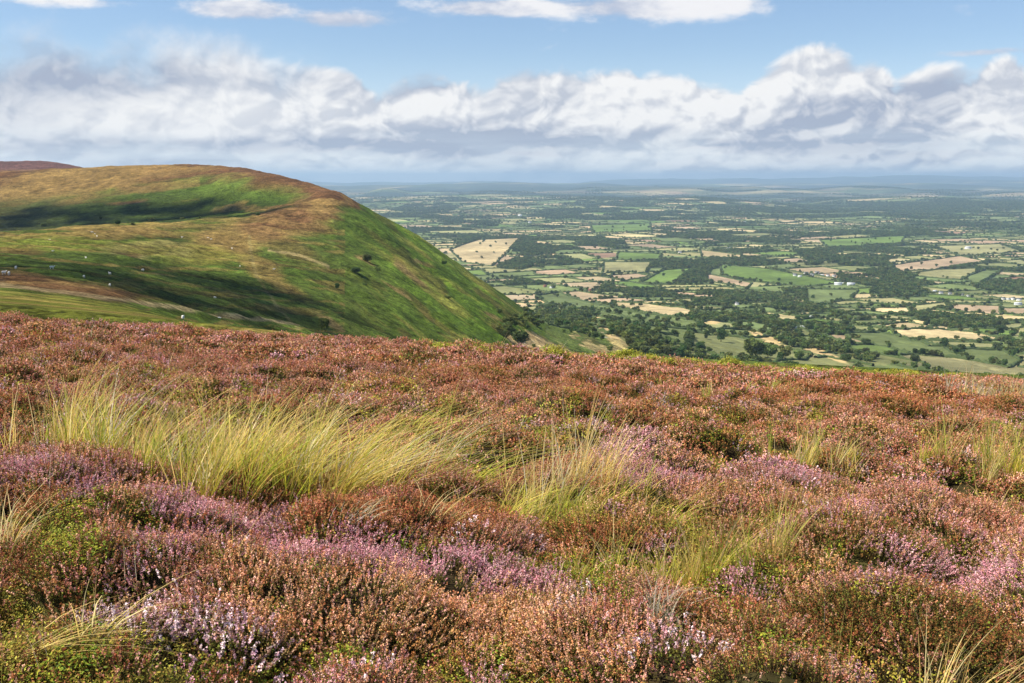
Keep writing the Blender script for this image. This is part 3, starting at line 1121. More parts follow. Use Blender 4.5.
# explicit trees: (px, py of the foot, height px, width factor, label)
SINGLE_TREES = [
    (721, 342, 15, .9, "tall dark round tree standing alone in the pale field just beyond the heather edge"),
    (706, 339, 6, .9, "small round bush in the pale field left of the tall lone dark tree"),
    (739, 327, 9, .8, "narrow dark tree in the pale field above and right of the tall lone tree"),
    (752, 358, 22, 1.25, "large broad dark tree half hidden by the heather edge, largest of its row"),
    (768, 358, 16, 1.2, "broad dark tree just right of the largest tree behind the heather edge"),
    (785, 358, 15, 1.1, "third rounded tree along from the largest tree behind the heather edge"),
    (799, 360, 12, 1.2, "low rounded tree right of the three large ones behind the heather edge"),
    (944, 348, 11, 1.0, "rounded dark tree on the hedge below the long straw coloured field"),
    (1000, 335, 11, 1.1, "broad dark tree in the hedge at the right end of the long straw field"),
    (957, 339, 5, 1.2, "small bushy tree on the hedge under the long straw field"),
    (398, 222, 5, .9, "small dark thorn tree alone on the skyline of the steep green face"),
    (367, 262, 9, 1.0, "dark thorn tree highest of the cluster in the middle of the steep face"),
    (378, 272, 7, .95, "dark round thorn bush just right of the cluster on the steep face"),
    (356, 273, 7, 1.3, "low brownish thorn bush at the left of the cluster on the steep face"),
    (444, 265, 5, 1.3, "small dark bush high on the right side of the steep face"),
    (448, 299, 5, 1.4, "greyish low bush out on the lower right of the steep face"),
    (337, 289, 6, 1.2, "small dark bush on the lower left of the steep face"),
    (365, 287, 5, 1.1, "grey thorn bush below the cluster on the steep face"),
    (500, 313, 7, .9, "dark upright bush above the thicket at the right foot of the steep face"),
    (325, 331, 15, .9, "tall dark thorn tree at the bottom of the steep face behind the heather edge"),
    (520, 344, 16, 1.1, "dark leafy tree left of the dry tan slope behind the heather edge"),
    (152, 222, 6, 1.4, "largest dark thorn bush in the shaded hollow behind the near spur"),
    (118, 225, 5, 1.6, "dark bush just left of the largest one in the shaded hollow"),
    (133, 226, 4, 1.6, "low bush between the two dark ones in the shaded hollow"),
    (44, 227, 5, 1.3, "dark bush far left in the shaded hollow behind the spur"),
    (101, 220, 4, 1.0, "small upright bush in the hollow above the crest of the spur"),
    (182, 220, 4, 1.2, "small dark bush on the right side of the shaded hollow"),
    (200, 219, 3.4, 1.2, "tiny bush second from the right in the shaded hollow"),
    (258, 216, 4.4, 1.0, "small dark bush on the saddle at the right end of the hollow"),
    (610, 352, 8, 1.0, "small tree in front of the dry tan slopes behind the heather edge"),
    (534, 348, 5, .8, "tiny bush standing on the dry tan slope below the steep face"),
]


def place_tree(name, kind, x, y, z, h, wf, rz, label, cat, group=None):
    e = bpy.data.objects.new(name, None)
    COL.objects.link(e)
    e.location = (x, y, z - .02 * h); e.scale = (h * wf, h * wf, h); e.rotation_euler = (0, 0, rz)
    e['label'] = label; e['category'] = cat
    if group: e['group'] = group
    link('crown', TREE[kind][0], parent=e)
    link('trunk', TREE[kind][1], parent=e)
    return e


used_px = []
for px, py, hp, wf, lab in SINGLE_TREES:
    w = hit(px, py, 500 if px < 200 else 300)
    if w[1] > 9000: continue
    hh = hp / FPX * w[1]
    bush = hp < 10 and px < 520
    place_tree('thorn_bush' if bush else 'broadleaf_tree', rt.randint(0, 5), w[0], w[1], w[2], hh, wf, rt.rand() * 6, lab, 'bush' if bush else 'tree',
               'thorn bushes on the hill' if px < 520 else 'trees beyond the heather edge')

TZa = H(TXa, TYa)
tpx, tpy = to_px(TXa, TYa, TZa)
# the trees that show largest become objects of their own; they must clear the heather skyline
EDGE = lambda px: np.interp(px, [0, 100, 200, 300, 400, 500, 600, 700, 800, 900, 1024], [313, 318, 325, 333, 341, 346, 350, 357, 362, 366, 372])
size_px = TSa / TYa * FPX
shown = (tpx > 2) & (tpx < 1022) & (tpy - size_px * .5 < EDGE(tpx)) & (TYa < 5000)
order = np.argsort(-np.where(shown, size_px, 0))

# how each tree and hedge is told apart: its order from something one can find
LAND = [(721, 342, "the tall lone dark tree"), (765, 350, "the broad trees behind the heather edge"), (950, 335, "the long straw field"),
        (810, 318, "the bright white farm building"), (845, 285, "the two long grey sheds"), (815, 275, "the white village row"),
        (908, 285, "the large pale shed by the dark wood"), (955, 295, "the white farm group in the right fields"), (1011, 300, "the white row near the right edge"),
        (528, 341, "the dry tan slope under the steep face"), (500, 313, "the dark upright bush on the steep face's foot"), (600, 324, "the upper dry tan strip"), (618, 342, "the lower dry tan strip"),
        (548, 287, "the brick farmhouse at the hill foot"), (655, 309, "the straw field above the tree belt"), (610, 314, "the green pasture above the hill foot"),
        (712, 320, "the small dry patch in the tree belt"), (775, 342, "the dry strip below the tree belt"), (900, 343, "the green pasture beyond the heather edge"),
        (985, 358, "the green field at the valley's lower right"), (972, 310, "the stubble field under the white farm group"), (830, 295, "the dull green pasture below the grey sheds"),
        (780, 276, "the bright green field left of the village row"), (730, 281, "the stubble strip in the middle fields"), (687, 275, "the round dark wood in the middle"),
        (480, 250, "the pale straw field by the hill skyline"), (530, 249, "the dark wood beside the pale straw field"), (672, 348, "the pale field behind the heather edge"),
        (770, 350, "the pale slope behind the broad trees"), (900, 328, "the small straw field left of the long one"), (640, 253, "the thin bright green strip in the middle"),
        (620, 228, "the far bright green field"), (940, 264, "the broad stubble field at the right"), (980, 277, "the pasture strip in the right fields"), (862, 243, "the far bright field at the right")]
ORD = ["nearest", "second", "third", "fourth", "fifth", "sixth", "seventh", "eighth", "ninth", "tenth", "eleventh", "twelfth", "thirteenth", "fourteenth", "fifteenth", "sixteenth", "seventeenth", "eighteenth", "nineteenth", "twentieth"] + ["twenty-" + q for q in ("first", "second", "third", "fourth", "fifth", "sixth", "seventh", "eighth", "ninth")] + ["thirtieth"] + ["thirty-" + q for q in ("first", "second", "third", "fourth", "fifth", "sixth", "seventh", "eighth", "ninth")]


def name_by_landmark(px, py, noun, groups):
    cells = {}
    for i in range(len(px)):
        d = [math.hypot((px[i] - a) * .6, (py[i] - b) * 1.6) for a, b, c in LAND]
        j = int(np.argmin(d)); a, b, c = LAND[j]
        dx, dy = (px[i] - a) * .5, (py[i] - b) * 1.6
        rel = ("right of" if dx > 0 else "left of") if abs(dx) > abs(dy) else ("below" if dy > 0 else "above")
        cells.setdefault((groups[i], rel, c), []).append((math.hypot(px[i] - a, py[i] - b), i))
    out = [None] * len(px)
    for (g, rel, c), l in cells.items():
        for k, (q, i) in enumerate(sorted(l)):
            out[i] = "%s %s %s %s" % (ORD[min(k, len(ORD) - 1)], noun, rel, c)
    return out


NT = 262
big = order[:NT]
tgrp = ['trees of the hill foot thicket' if TYa[i] < 1450 and tpx[i] < 660 else 'trees of the near slopes' if TYa[i] < 2300 else 'trees of the near valley' for i in big]
tlab = name_by_landmark(tpx[big], tpy[big], "dark leafy tree", [0] * len(big))
for q, i in enumerate(big):
    place_tree('broadleaf_tree', rt.randint(0, 5), TXa[i], TYa[i], TZa[i], TSa[i], rt.uniform(.85, 1.25), rt.rand() * 6, tlab[q], 'tree', tgrp[q])
rest = np.ones(len(TXa), bool); rest[big] = False
rest &= (TYa > 300)
n = int(rest.sum())
X_, Y_, Z_, S_ = TXa[rest], TYa[rest], TZa[rest], TSa[rest]
print('far trees', n)
scl = np.stack([S_ * rt.uniform(.85, 1.3, n)] * 2 + [S_], 1)
scatter_object('distant_woodland', [t[2] for t in TREE], np.stack([X_, Y_, Z_ - .04 * S_], 1), np.stack([np.zeros(n), np.zeros(n), rt.rand(n) * 6.28], 1), scl,
               rt.randint(0, 5, n), "dark green woods and hedgerow trees scattered all over the distant valley", 'woodland')

# ------------------------------------------------------------------ hedges
M_hedge, t_, b_ = mat_new("hedge_mat")
c_ = mixc(noise(world_pos(t_), 0.25, 4, .6), (0.035, 0.055, 0.018), (0.09, 0.12, 0.04))
t_.links.new(c_, b_.inputs['Base Color'])


def hedge_meshes(lines):
    """vertex and face arrays of every hedge"""
    xs, ys, nxs, nys, ds, ns = [], [], [], [], [], []
    for hl in lines:
        sl = np.r_[0, np.cumsum(np.linalg.norm(np.diff(hl, axis=0), axis=1))]
        dist = hl[:, 1].mean()
        st = 5.0 if dist < 4000 else (12 if dist < 9000 else 30)
        n = max(3, int(sl[-1] / st))
        q_ = np.linspace(0, sl[-1], n)
        x = np.interp(q_, sl, hl[:, 0]); y = np.interp(q_, sl, hl[:, 1])
        dx, dy = np.gradient(x), np.gradient(y); q = np.hypot(dx, dy) + 1e-6
        xs.append(x); ys.append(y); nxs.append(-dy / q); nys.append(dx / q); ds.append(np.full(n, dist)); ns.append(n)
    x, y, nx, ny, dist = (np.concatenate(v) for v in (xs, ys, nxs, nys, ds))
    n = len(x)
    wd = (1.9 + 1.6 * rt.rand(n)) * (1 + dist / 6000); ht = (2.0 + 3.2 * rt.rand(n) ** 2) * (1 + dist / 9000)
    z = H(x, y)
    prof = [(-1, -.5), (-.9, .55), (-.3, 1.0), (.4, .95), (.95, .5), (1, -.5)]
    v = np.stack([np.stack([x + nx * wd * a + rt.uniform(-.3, .3, n), y + ny * wd * a + rt.uniform(-.3, .3, n), z + ht * b * (1 + (b > 0) * rt.uniform(-.2, .2, n))], 1) for a, b in prof], 1)
    out, o = [], 0
    for m in ns:
        out.append((v[o:o + m].reshape(-1, 3), grid_faces(m, 6))); o += m
    return out


hd = np.array([h[:, 1].mean() for h in hedge_lines]); hx_ = np.array([h[:, 0].mean() for h in hedge_lines])
hlen = np.array([np.linalg.norm(h[-1] - h[0]) for h in hedge_lines])
hin = (np.abs(hx_ / hd) < .5) & (hx_ / hd > -.1)
sz = np.where(hin, hlen / hd ** 1.6, 0)
ho = np.argsort(-sz)
HM = hedge_meshes(hedge_lines)
_m = np.array([hedge_lines[i][len(hedge_lines[i]) // 2] for i in ho[:285]])
_hx, _hy = to_px(_m[:, 0], _m[:, 1], H(_m[:, 0], _m[:, 1]))
hlab = name_by_landmark(_hx, _hy, "thin dark field hedge", [0] * 285)
for q, i in enumerate(ho[:285]):
    link('field_hedge', new_mesh('field_hedge', HM[i][0], HM[i][1], None, False, [M_hedge]), hlab[q], 'hedge', 'hedges between the fields')
_V, _F, _o = [], [], 0
for i in ho[285:]:
    if hd[i] < 16000:
        _V.append(HM[i][0]); _F.append(HM[i][1] + _o); _o += len(HM[i][0])
link('distant_hedges', new_mesh('distant_hedges', np.concatenate(_V), np.concatenate(_F), None, False, [M_hedge]), "network of thin dark hedges between the far fields of the valley", 'hedges', kind='stuff')
print('hedges', len(hedge_lines))

# ------------------------------------------------------------------ houses and farm buildings
def flat_mat(name, c, rough=.8):
    m, t, b = mat_new(name, rough, .2)
    cc = mixc(noise(world_pos(t), .6, 4, .6), tuple(v * .82 for v in c), tuple(min(v * 1.12, .9) for v in c))
    t.links.new(cc, b.inputs['Base Color'])
    return m


M_white = flat_mat("white_render_mat", (.78, .77, .74)); M_brick = flat_mat("brick_mat", (.33, .17, .11)); M_slate = flat_mat("slate_mat", (.16, .165, .18), .5)
M_tile = flat_mat("tile_mat", (.30, .14, .09)); M_sheet = flat_mat("sheet_roof_mat", (.62, .64, .66), .45); M_dark = flat_mat("window_mat", (.05, .06, .07), .2)


def boxm(name, x0, x1, y0, y1, z0, z1, mat):
    v = [(x, y, z) for z in (z0, z1) for y in (y0, y1) for x in (x0, x1)]
    return new_mesh(name, v, np.array([[0, 2, 3, 1], [4, 5, 7, 6], [0, 1, 5, 4], [2, 6, 7, 3], [0, 4, 6, 2], [1, 3, 7, 5]]), None, False, [mat])


def gable(name, w, l, z0, z1, over, mat):
    a, b = w / 2 + over, l / 2 + over
    v = [(-a, -b, z0), (a, -b, z0), (0, -b, z1), (-a, b, z0), (a, b, z0), (0, b, z1)]
    return new_mesh(name, v, [np.array([[0, 1, 2], [4, 3, 5]]), np.array([[1, 4, 5, 2], [3, 0, 2, 5], [0, 3, 4, 1]])], None, False, [mat])


def house_proto(w, l, h, wall, roof, wins=True):
    return (boxm('wall', -w / 2, w / 2, -l / 2, l / 2, -3, h, wall), gable('roof', w, l, h + .003, h + w * .42, .35, roof),
            boxm('chimney', -.45, .45, l / 2 - 1.6, l / 2 - .7, h + w * .25, h + w * .42 + 1.1, wall) if wins else None,
            [boxm('window', s * w / 2 - (.03 if s > 0 else .06), s * w / 2 + (.06 if s > 0 else .03), y - .6, y + .6, z, z + 1.3, M_dark) for s in (-1, 1) for y in np.arange(-l / 2 + 1.8, l / 2 - 1, 3) for z in (.9, 3.4) if z + 1.3 < h] if wins else [])


HP = [house_proto(8, 14, 5.6, M_white, M_slate), house_proto(7.5, 11, 5.4, M_white, M_slate), house_proto(8, 12, 5.4, M_brick, M_tile),
      house_proto(16, 34, 6, M_sheet, M_sheet, False), house_proto(14, 26, 5, M_white, M_sheet, False)]
SITES = [  # px, py, kind, scale, label
    ((795, 276), 0, 1.5, "white farmhouse at the left end of the white village row above the dark wood"),
    ((800, 277), 4, 1.3, "white barn next to the left end house of the white village row"),
    ((806, 274.5), 0, 1.6, "tall white house in the left half of the white village row"),
    ((812, 276), 1, 1.6, "white house near the middle of the village row above the dark wood"),
    ((817, 274), 0, 1.7, "white house standing highest in the middle of the village row"),
    ((822, 276), 4, 1.3, "long white shed in the right half of the village row"),
    ((828, 276.5), 1, 1.5, "white house second from the right end of the village row"),
    ((834, 277), 0, 1.4, "white house closing the right end of the village row"),
    ((838, 285), 3, 1.6, "long grey farm shed in front of the dark wood, left of its pair"),
    ((851, 285.5), 3, 1.7, "long grey farm shed in front of the dark wood, right of its pair"),
    ((844, 284), 4, 1.0, "small pale barn between the two long grey sheds"),
    ((898, 284), 0, 1.3, "white house left of the pale sheds at the end of the dark wood"),
    ((908, 285), 3, 1.4, "large pale shed at the right end of the dark wood"),
    ((914, 286), 4, 1.3, "pale shed beside the large one at the end of the dark wood"),
    ((810, 318), 4, 1.1, "bright white farm building above the tree belt on the near slope"),
    ((803, 328), 3, .8, "grey roofed farm shed in the trees of the near slope"),
    ((795, 328.5), 3, .6, "small grey shed left of the grey roofed shed in the trees"),
    ((935, 292), 4, 1.2, "white building at the left of the farm group in the right fields"),
    ((941, 294), 0, 1.4, "white house second from the left in the farm group in the right fields"),
    ((950, 295), 1, 1.5, "white house in the middle of the farm group in the right fields"),
    ((962, 296), 0, 1.2, "white house right of centre in the farm group in the right fields"),
    ((968, 297), 1, 1.2, "white cottage at the right of the farm group in the right fields"),
    ((1003, 300), 0, 1.4, "white house at the left end of the row near the right picture edge"),
    ((1008, 300), 4, 1.2, "white shed second in the row near the right picture edge"),
    ((1013, 300), 1, 1.5, "white house third in the row near the right picture edge"),
    ((1019, 301), 0, 1.5, "white house at the right end of the row near the right picture edge"),
    ((1018, 305), 3, 1.3, "large bright shed below the white row near the right picture edge"),
    ((968, 249), 4, 2.6, "bright white shed alone among the upper right fields"),
    ((744, 223), 4, 2.6, "white farm building far out in the middle of the valley"),
    ((520, 216), 4, 3, "pale farm building far out behind the left of the valley"),
    ((530, 223), 0, 2.5, "white farmhouse far out in the left of the valley"),
    ((729, 249), 4, 1.8, "white barn in the hedges in the middle of the valley"),
    ((545, 287), 2, 1.3, "brick farmhouse with tiled roof above the thicket at the hill foot"),
    ((552, 288), 4, 1.2, "pale stone barn beside the brick farmhouse at the hill foot"),
    ((590, 291), 2, 1.2, "brick house in the trees right of the hill foot farm"),
    ((737, 305), 1, 1.3, "small white house among trees below the middle fields"),
    ((680, 253), 0, 1.6, "white house among the woods in the middle distance"),
    ((788, 309), 1, 1.1, "pale cottage among the trees above the near tree belt"),
]
for (px, py), k, s, lab in SITES:
    s = s * (.5 if k >= 3 else .75)
    w = hit(px, py, 1200)
    if w[1] > 30000: continue
    wall, roof, chim, wins = HP[k]
    e = bpy.data.objects.new('farm_shed' if k >= 3 else 'house', None); COL.objects.link(e)
    e.location = (w[0], w[1], w[2] + .3); e.scale = (s, s, s); e.rotation_euler = (0, 0, R(90 + rt.uniform(-30, 30)))
    e['label'] = lab; e['category'] = 'shed' if k >= 3 else 'house'; e['group'] = 'buildings in the valley'
    link('wall', wall, parent=e); rf = link('roof', roof, parent=e)
    if chim: link('chimney', chim, parent=rf)
    for wmesh in wins: link('window', wmesh, parent=e)

# ------------------------------------------------------------------ haze
M_haze = bpy.data.materials.new("haze_mat"); M_haze.use_nodes = True
t_ = M_haze.node_tree; t_.nodes.clear()
pv = t_.nodes.new('ShaderNodeVolumePrincipled'); mo = t_.nodes.new('ShaderNodeOutputMaterial')
pv.inputs['Color'].default_value = (0.55, 0.77, 1.0, 1)
pv.inputs['Density'].default_value = 3.5e-5
pv.inputs['Anisotropy'].default_value = 0.15
t_.links.new(pv.outputs[0], mo.inputs['Volume'])
link('haze', boxm('haze', -76000, 76000, -300, 76500, -900, 300, M_haze), "thin blue summer haze that fades the far valley and hills", 'haze', kind='stuff')

# ------------------------------------------------------------------ unseen clouds added towards the sun to shade parts of the hill
M_shade_cloud, t_, b_ = mat_new("shade_cloud_mat", 1.0, 0.0)
b_.inputs['Base Color'].default_value = (.85, .86, .88, 1)


def ico():
    import bmesh
    bm = bmesh.new(); bmesh.ops.create_icosphere(bm, subdivisions=2, radius=1)
    V = np.array([v.co[:] for v in bm.verts]); F = np.array([[v.index for v in f.verts] for f in bm.faces]); bm.free()
    return V, F


IV, IF = ico()


def shade_cloud(poly_px, n, r0, r1, zc, label, ymin=70, ymax=60000):
    P_ = np.array(poly_px, float)
    q = np.stack([rt.uniform(P_[:, 0].min(), P_[:, 0].max(), n), rt.uniform(P_[:, 1].min(), P_[:, 1].max(), n)], 1)
    q = q[in_poly(q[:, 0], q[:, 1], P_)]
    w = hit_many(q[:, 0], q[:, 1], ymin, ymax)
    k = (zc + rt.uniform(-20, 20, len(w)) - w[:, 2]) / to_sun[2]
    c = w + np.array(to_sun) * k[:, None]  # puffs lie sunward of the ground that is to be shaded
    r = rt.uniform(r0, r1, len(c))
    V = (IV[None] * r[:, None, None] * np.array([1, 1, .5]) * (1 + .12 * rt.normal(size=(len(c), len(IV), 1))) + c[:, None]).reshape(-1, 3)
    F = (IF[None] + np.arange(len(c))[:, None, None] * len(IV)).reshape(-1, 3)
    link('added_shade_puffs', new_mesh('added_shade_puffs', V, F, None, True, [M_shade_cloud]), label, kind='structure')  # out of view, shaped for the shadow it casts


shade_cloud([(-40, 262), (60, 262), (110, 266), (190, 262), (262, 275), (320, 300), (346, 340), (250, 326), (150, 303), (80, 290), (-40, 280)], 150, 5, 12, 1900, "unseen cloud added towards the sun to shade the near spur of the hill", 200, 800)
shade_cloud([(-30, 232), (20, 208), (70, 202), (110, 206), (170, 200), (215, 203), (290, 206), (255, 216), (160, 223), (60, 228)], 85, 11, 24, 2300, "unseen cloud added towards the sun to shade the hollow", 900, 2000)

# ------------------------------------------------------------------ sheep on the hill
M_wool, t_, b_ = mat_new("wool_mat", .95, .05)
b_.inputs['Base Color'].default_value = (.74, .71, .64, 1)


def sheep_mesh(head_down):
    hz = .34 if head_down else .78
    vs = [((0, 0, .58), .21), ((-.28, 0, .60), .22), ((-.48, 0, .60), .15), ((-.56, 0, .50), .045), ((.26, 0, .60), .21), ((.42, 0, .64), .14), ((.56, 0, (hz + .62) / 2), .09), ((.66, 0, hz), .085), ((.80, 0, hz - .08), .05)]
    ed = [(0, 1), (1, 2), (2, 3), (0, 4), (4, 5), (5, 6), (6, 7), (7, 8)]
    for bx, r in ((1, -1), (1, 1), (4, -1), (4, 1)):
        x = vs[bx][0][0]
        k = len(vs)
        vs += [((x, .13 * r, .42), .085), ((x + (.05 if bx == 1 else 0) * -1, .13 * r, .22), .038), ((x, .13 * r, 0), .032)]
        ed += [(bx, k), (k, k + 1), (k + 1, k + 2)]
    for r in (-1, 1):
        k = len(vs); vs += [((.63, .12 * r, hz + .03), .025)]; ed += [(7, k)]
    me = bpy.data.meshes.new('sheep'); me.from_pydata([v[0] for v in vs], ed, [])
    o = bpy.data.objects.new('sheep', me); COL.objects.link(o)
    md = o.modifiers.new('skin', 'SKIN')
    for i, v in enumerate(vs):
        me.skin_vertices[0].data[i].radius = (v[1], v[1])
    me.skin_vertices[0].data[0].use_root = True
    sb = o.modifiers.new('sub', 'SUBSURF'); sb.levels = 1
    dg = bpy.context.evaluated_depsgraph_get()
    out = bpy.data.meshes.new_from_object(o.evaluated_get(dg))
    bpy.data.objects.remove(o, do_unlink=True)
    out.shade_smooth(); out.materials.clear(); out.materials.append(M_wool)
    return out


SH = [sheep_mesh(True), sheep_mesh(False)]
SHEEP = [(92, 233, "white sheep, left of the three standing together on the upper spur"), (95, 235, "white sheep in the middle of the three on the upper spur"), (97, 237, "white sheep lowest of the three on the upper spur"),
         (49, 241, "white sheep on green grass below the left end of the spur crest"), (53, 252.5, "white sheep alone between the brown patch and the three on the spur"), (86, 259, "white sheep below the brown patch on the left of the spur"),
         (16, 269, "white sheep alone just above the pair at the left picture edge"), (4, 274.5, "white sheep, left one of the pair near the left picture edge"), (9, 275, "white sheep, right one of the pair near the left picture edge"),
         (110, 275, "white sheep left of the lighter slope in the middle of the spur"), (84, 278, "white sheep above the brown band of the spur"), (110, 287, "white sheep on the lower middle of the spur"),
         (143, 271, "white sheep in the shaded grass under the brown patch"), (182, 238, "white sheep left of the pair high on the right of the spur"), (208, 238.5, "white sheep, left one of the pair high on the right of the spur"),
         (211, 240, "white sheep, right one of the pair high on the right of the spur"), (240, 267, "white sheep in the ochre grass on the right of the spur"), (274, 270, "white sheep farthest right on the spur"),
         (183, 320, "white sheep at the grassy edge just above the heather"), (219, 320, "white sheep second along the grassy edge above the heather"), (215, 299, "white sheep in the dark grass low on the spur"),
         (52, 269, "white sheep on the dark green slope at the left"), (232, 249, "white sheep beside the path on the right of the spur")]
w = hit_many([q[0] for q in SHEEP], [q[1] for q in SHEEP], 90, 900)
for i, (px, py, lab) in enumerate(SHEEP):
    o = link('sheep', SH[i % 2], lab, 'sheep', 'sheep grazing on the hill')
    s_ = 1.25 if w[i][1] > 300 else 1.1
    o.location = (w[i][0], w[i][1], w[i][2] - .02); o.rotation_euler = (0, 0, rt.rand() * 6.28); o.scale = (s_, s_, s_)

# ------------------------------------------------------------------ the heather moor in front
def mounds(x, y, cell, hmin, hmax, rmin, rmax, seed):
    """rounded bushes: height above the plateau and the id of the bush"""
    ix, iy = np.floor(x / cell), np.floor(y / cell)
    best = np.zeros(x.shape); bid = np.zeros(x.shape)
    for dx in (-1, 0, 1):
        for dy in (-1, 0, 1):
            cx, cy = ix + dx, iy + dy
            jx = (cx + .5 + (hash2(cx, cy, seed) - .5) * .95) * cell; jy = (cy + .5 + (hash2(cx, cy, seed + 1) - .5) * .95) * cell
            h = hmin + (hmax - hmin) * hash2(cx, cy, seed + 2); r = (rmin + (rmax - rmin) * hash2(cx, cy, seed + 3)) * cell
            el = 0.75 + .5 * hash2(cx, cy, seed + 4)
            d2 = (((x - jx) / el) ** 2 + ((y - jy) * el) ** 2) / r ** 2
            v = h * np.clip(1 - d2, 0, 1) ** 0.6
            m = v > best
            best = np.where(m, v, best); bid = np.where(m, hash2(cx, cy, seed + 5) + .001, bid)
    return best, bid


def canopy(x, y, full=False):
    w = fbm(x / .9, y / .9, 2, 300) * .35
    a, ida = mounds(x + w, y + w, 0.78, .07, .33, .40, .76, 310)
    b, idb = mounds(x - w, y + w * .5, 1.9, .05, .42, .40, .75, 330)
    far = smooth(7, 16, y)
    z = H(x, y) - .14 - .25 * smooth(13, 27, y) + a * (1 - .2 * far) + b * (.35 + .20 * far) + .10 * fbm(x / .45, y / .45, 3, 305) + .22 * fbm(x / 4.5, y / 4.5, 2, 306)
    z = z - smooth(28, 40, y) * .1
    k = smooth(42, 56, y)
    z = z * (1 - k) + (H(x, y) - .04) * k
    if full: return z, a, ida, b, idb
    return z


def fore_hit(px, py):
    """ground point of the plateau under a pixel of the photograph"""
    b = (CY - py) / FPX
    dy, dz = CT + b * ST, -ST + b * CT
    u, t = (px - CX) / FPX / dy, dz / dy
    Y = np.linspace(1.5, 42, 3000)
    d = H(u * Y, Y) - t * Y
    k = np.argmax(d > 0)
    if d[k] <= 0: k = int(np.argmin(np.abs(d)))
    return u * Y[k], Y[k]


M_soil, t_, b_ = mat_new("peat_mat", 1.0, 0.02)
c_ = attr_col(t_)
c_ = hsv(c_, .5, 1.0, nmax((noise(world_pos(t_), 9.0, 5, .65) - .5) * 2.4 + 1.0, .25))
t_.links.new(c_, b_.inputs['Base Color'])


def moor_ground():
    a = np.linspace(-3.35, 3.35, 760); x = 4.9 * np.sinh(a)
    q = np.linspace(-1.6, 3.18, 760); y = 5.1 * np.sinh(q) * .98 + 0.0
    y = y * 1.0
    xx, yy = np.meshgrid(x, y)
    yy = np.minimum(yy, 61.5)
    zz = canopy(xx, yy) - .095 * smooth(44, 36, yy)
    col = np.ones(xx.shape + (3,)) * np.array((.040, .030, .016))
    n = fbm(xx / .8, yy / .8, 4, 320)
    col = blend(col, (.075, .07, .022), smooth(0, .3, n) * .7)
    lip = smooth(33, 37, yy + 3 * fbm(xx / 3, yy / 3, 3, 321))
    col = blend(col, (.20, .20, .05), lip)
    col = blend(col, (.27, .20, .09), lip * smooth(.05, .35, n + .3 * fbm(xx / 4, yy / 4, 2, 5)) * .7)
    me = new_mesh('moor', np.stack([xx, yy, zz], -1).reshape(-1, 3), grid_faces(*xx.shape), col.reshape(-1, 3), True, [M_soil])
    link('moor_ground', me, "dark peaty ground of the heather moor in the foreground", kind='structure')


moor_ground()

M_heath = leaf_mat("heather_mat", 0.15, 0.55, 0.018)
M_bilb = leaf_mat("bilberry_leaf_mat", 0.30, 0.5, 0.03)
M_grass = leaf_mat("moor_grass_mat", 0.46, 0.2, 0.008)


def sprig_clump(rs, n, Rr, flow, stem_c, leaf_c, fs, nf, nl, hgt=(.07, .13), spread=.5, flower_part=.45, thin=1.0):
    """a handful of upright heather sprigs: woody stems, tiny leaves below, spikes of small bells on top"""
    parts = []
    t = rs.rand(n) * 6.283; r = Rr * np.sqrt(rs.rand(n))
    bx, by = r * np.cos(t), r * np.sin(t)
    L_ = rs.uniform(*hgt, n)
    d = np.stack([bx / Rr * spread + rs.normal(size=n) * .16, by / Rr * spread + rs.normal(size=n) * .16, np.ones(n)], 1)
    d /= np.linalg.norm(d, axis=1, keepdims=True)
    base = np.stack([bx * .75, by * .75, rs.uniform(-.01, .02, n)], 1)
    tip = base + d * L_[:, None]
    # stems
    w = rs.normal(size=(n, 3)); w -= (w * d).sum(1, keepdims=True) * d; w /= np.linalg.norm(w, axis=1, keepdims=True)
    sv = np.stack([base + w * .0016 * thin, base - w * .0016 * thin, tip], 1).reshape(-1, 3)
    parts.append((sv, stem_c))
    fl = np.asarray(flow, float)
    own = rs.randint(0, len(fl), n)
    jit = 1 + .45 * (rs.rand(n, 1) - .5)
    a = np.repeat(np.arange(n), nf)
    tt = 1 - flower_part * rs.rand(len(a)) ** 1.2
    cen = base[a] + d[a] * (L_[a] * tt)[:, None] + rs.normal(size=(len(a), 3)) * (fs * .62)
    cc = fl[own[a]] * jit[a] * (1 + .3 * (rs.rand(len(a), 1) - .5))
    parts.append((rand_tris(rs, cen, fs * rs.uniform(.7, 1.3, len(a))), np.repeat(cc, 3, 0)))
    lf = np.asarray(leaf_c, float)
    a = np.repeat(np.arange(n), nl)
    tt = rs.uniform(.15, .8, len(a))
    cen = base[a] + d[a] * (L_[a] * tt)[:, None] + rs.normal(size=(len(a), 3)) * (fs * .9)
    cc = lf[rs.randint(0, len(lf), len(a))] * (1 + .6 * (rs.rand(len(a), 1) - .5))
    parts.append((rand_tris(rs, cen, fs * 1.1 * rs.uniform(.7, 1.4, len(a))), np.repeat(cc, 3, 0)))
    return parts


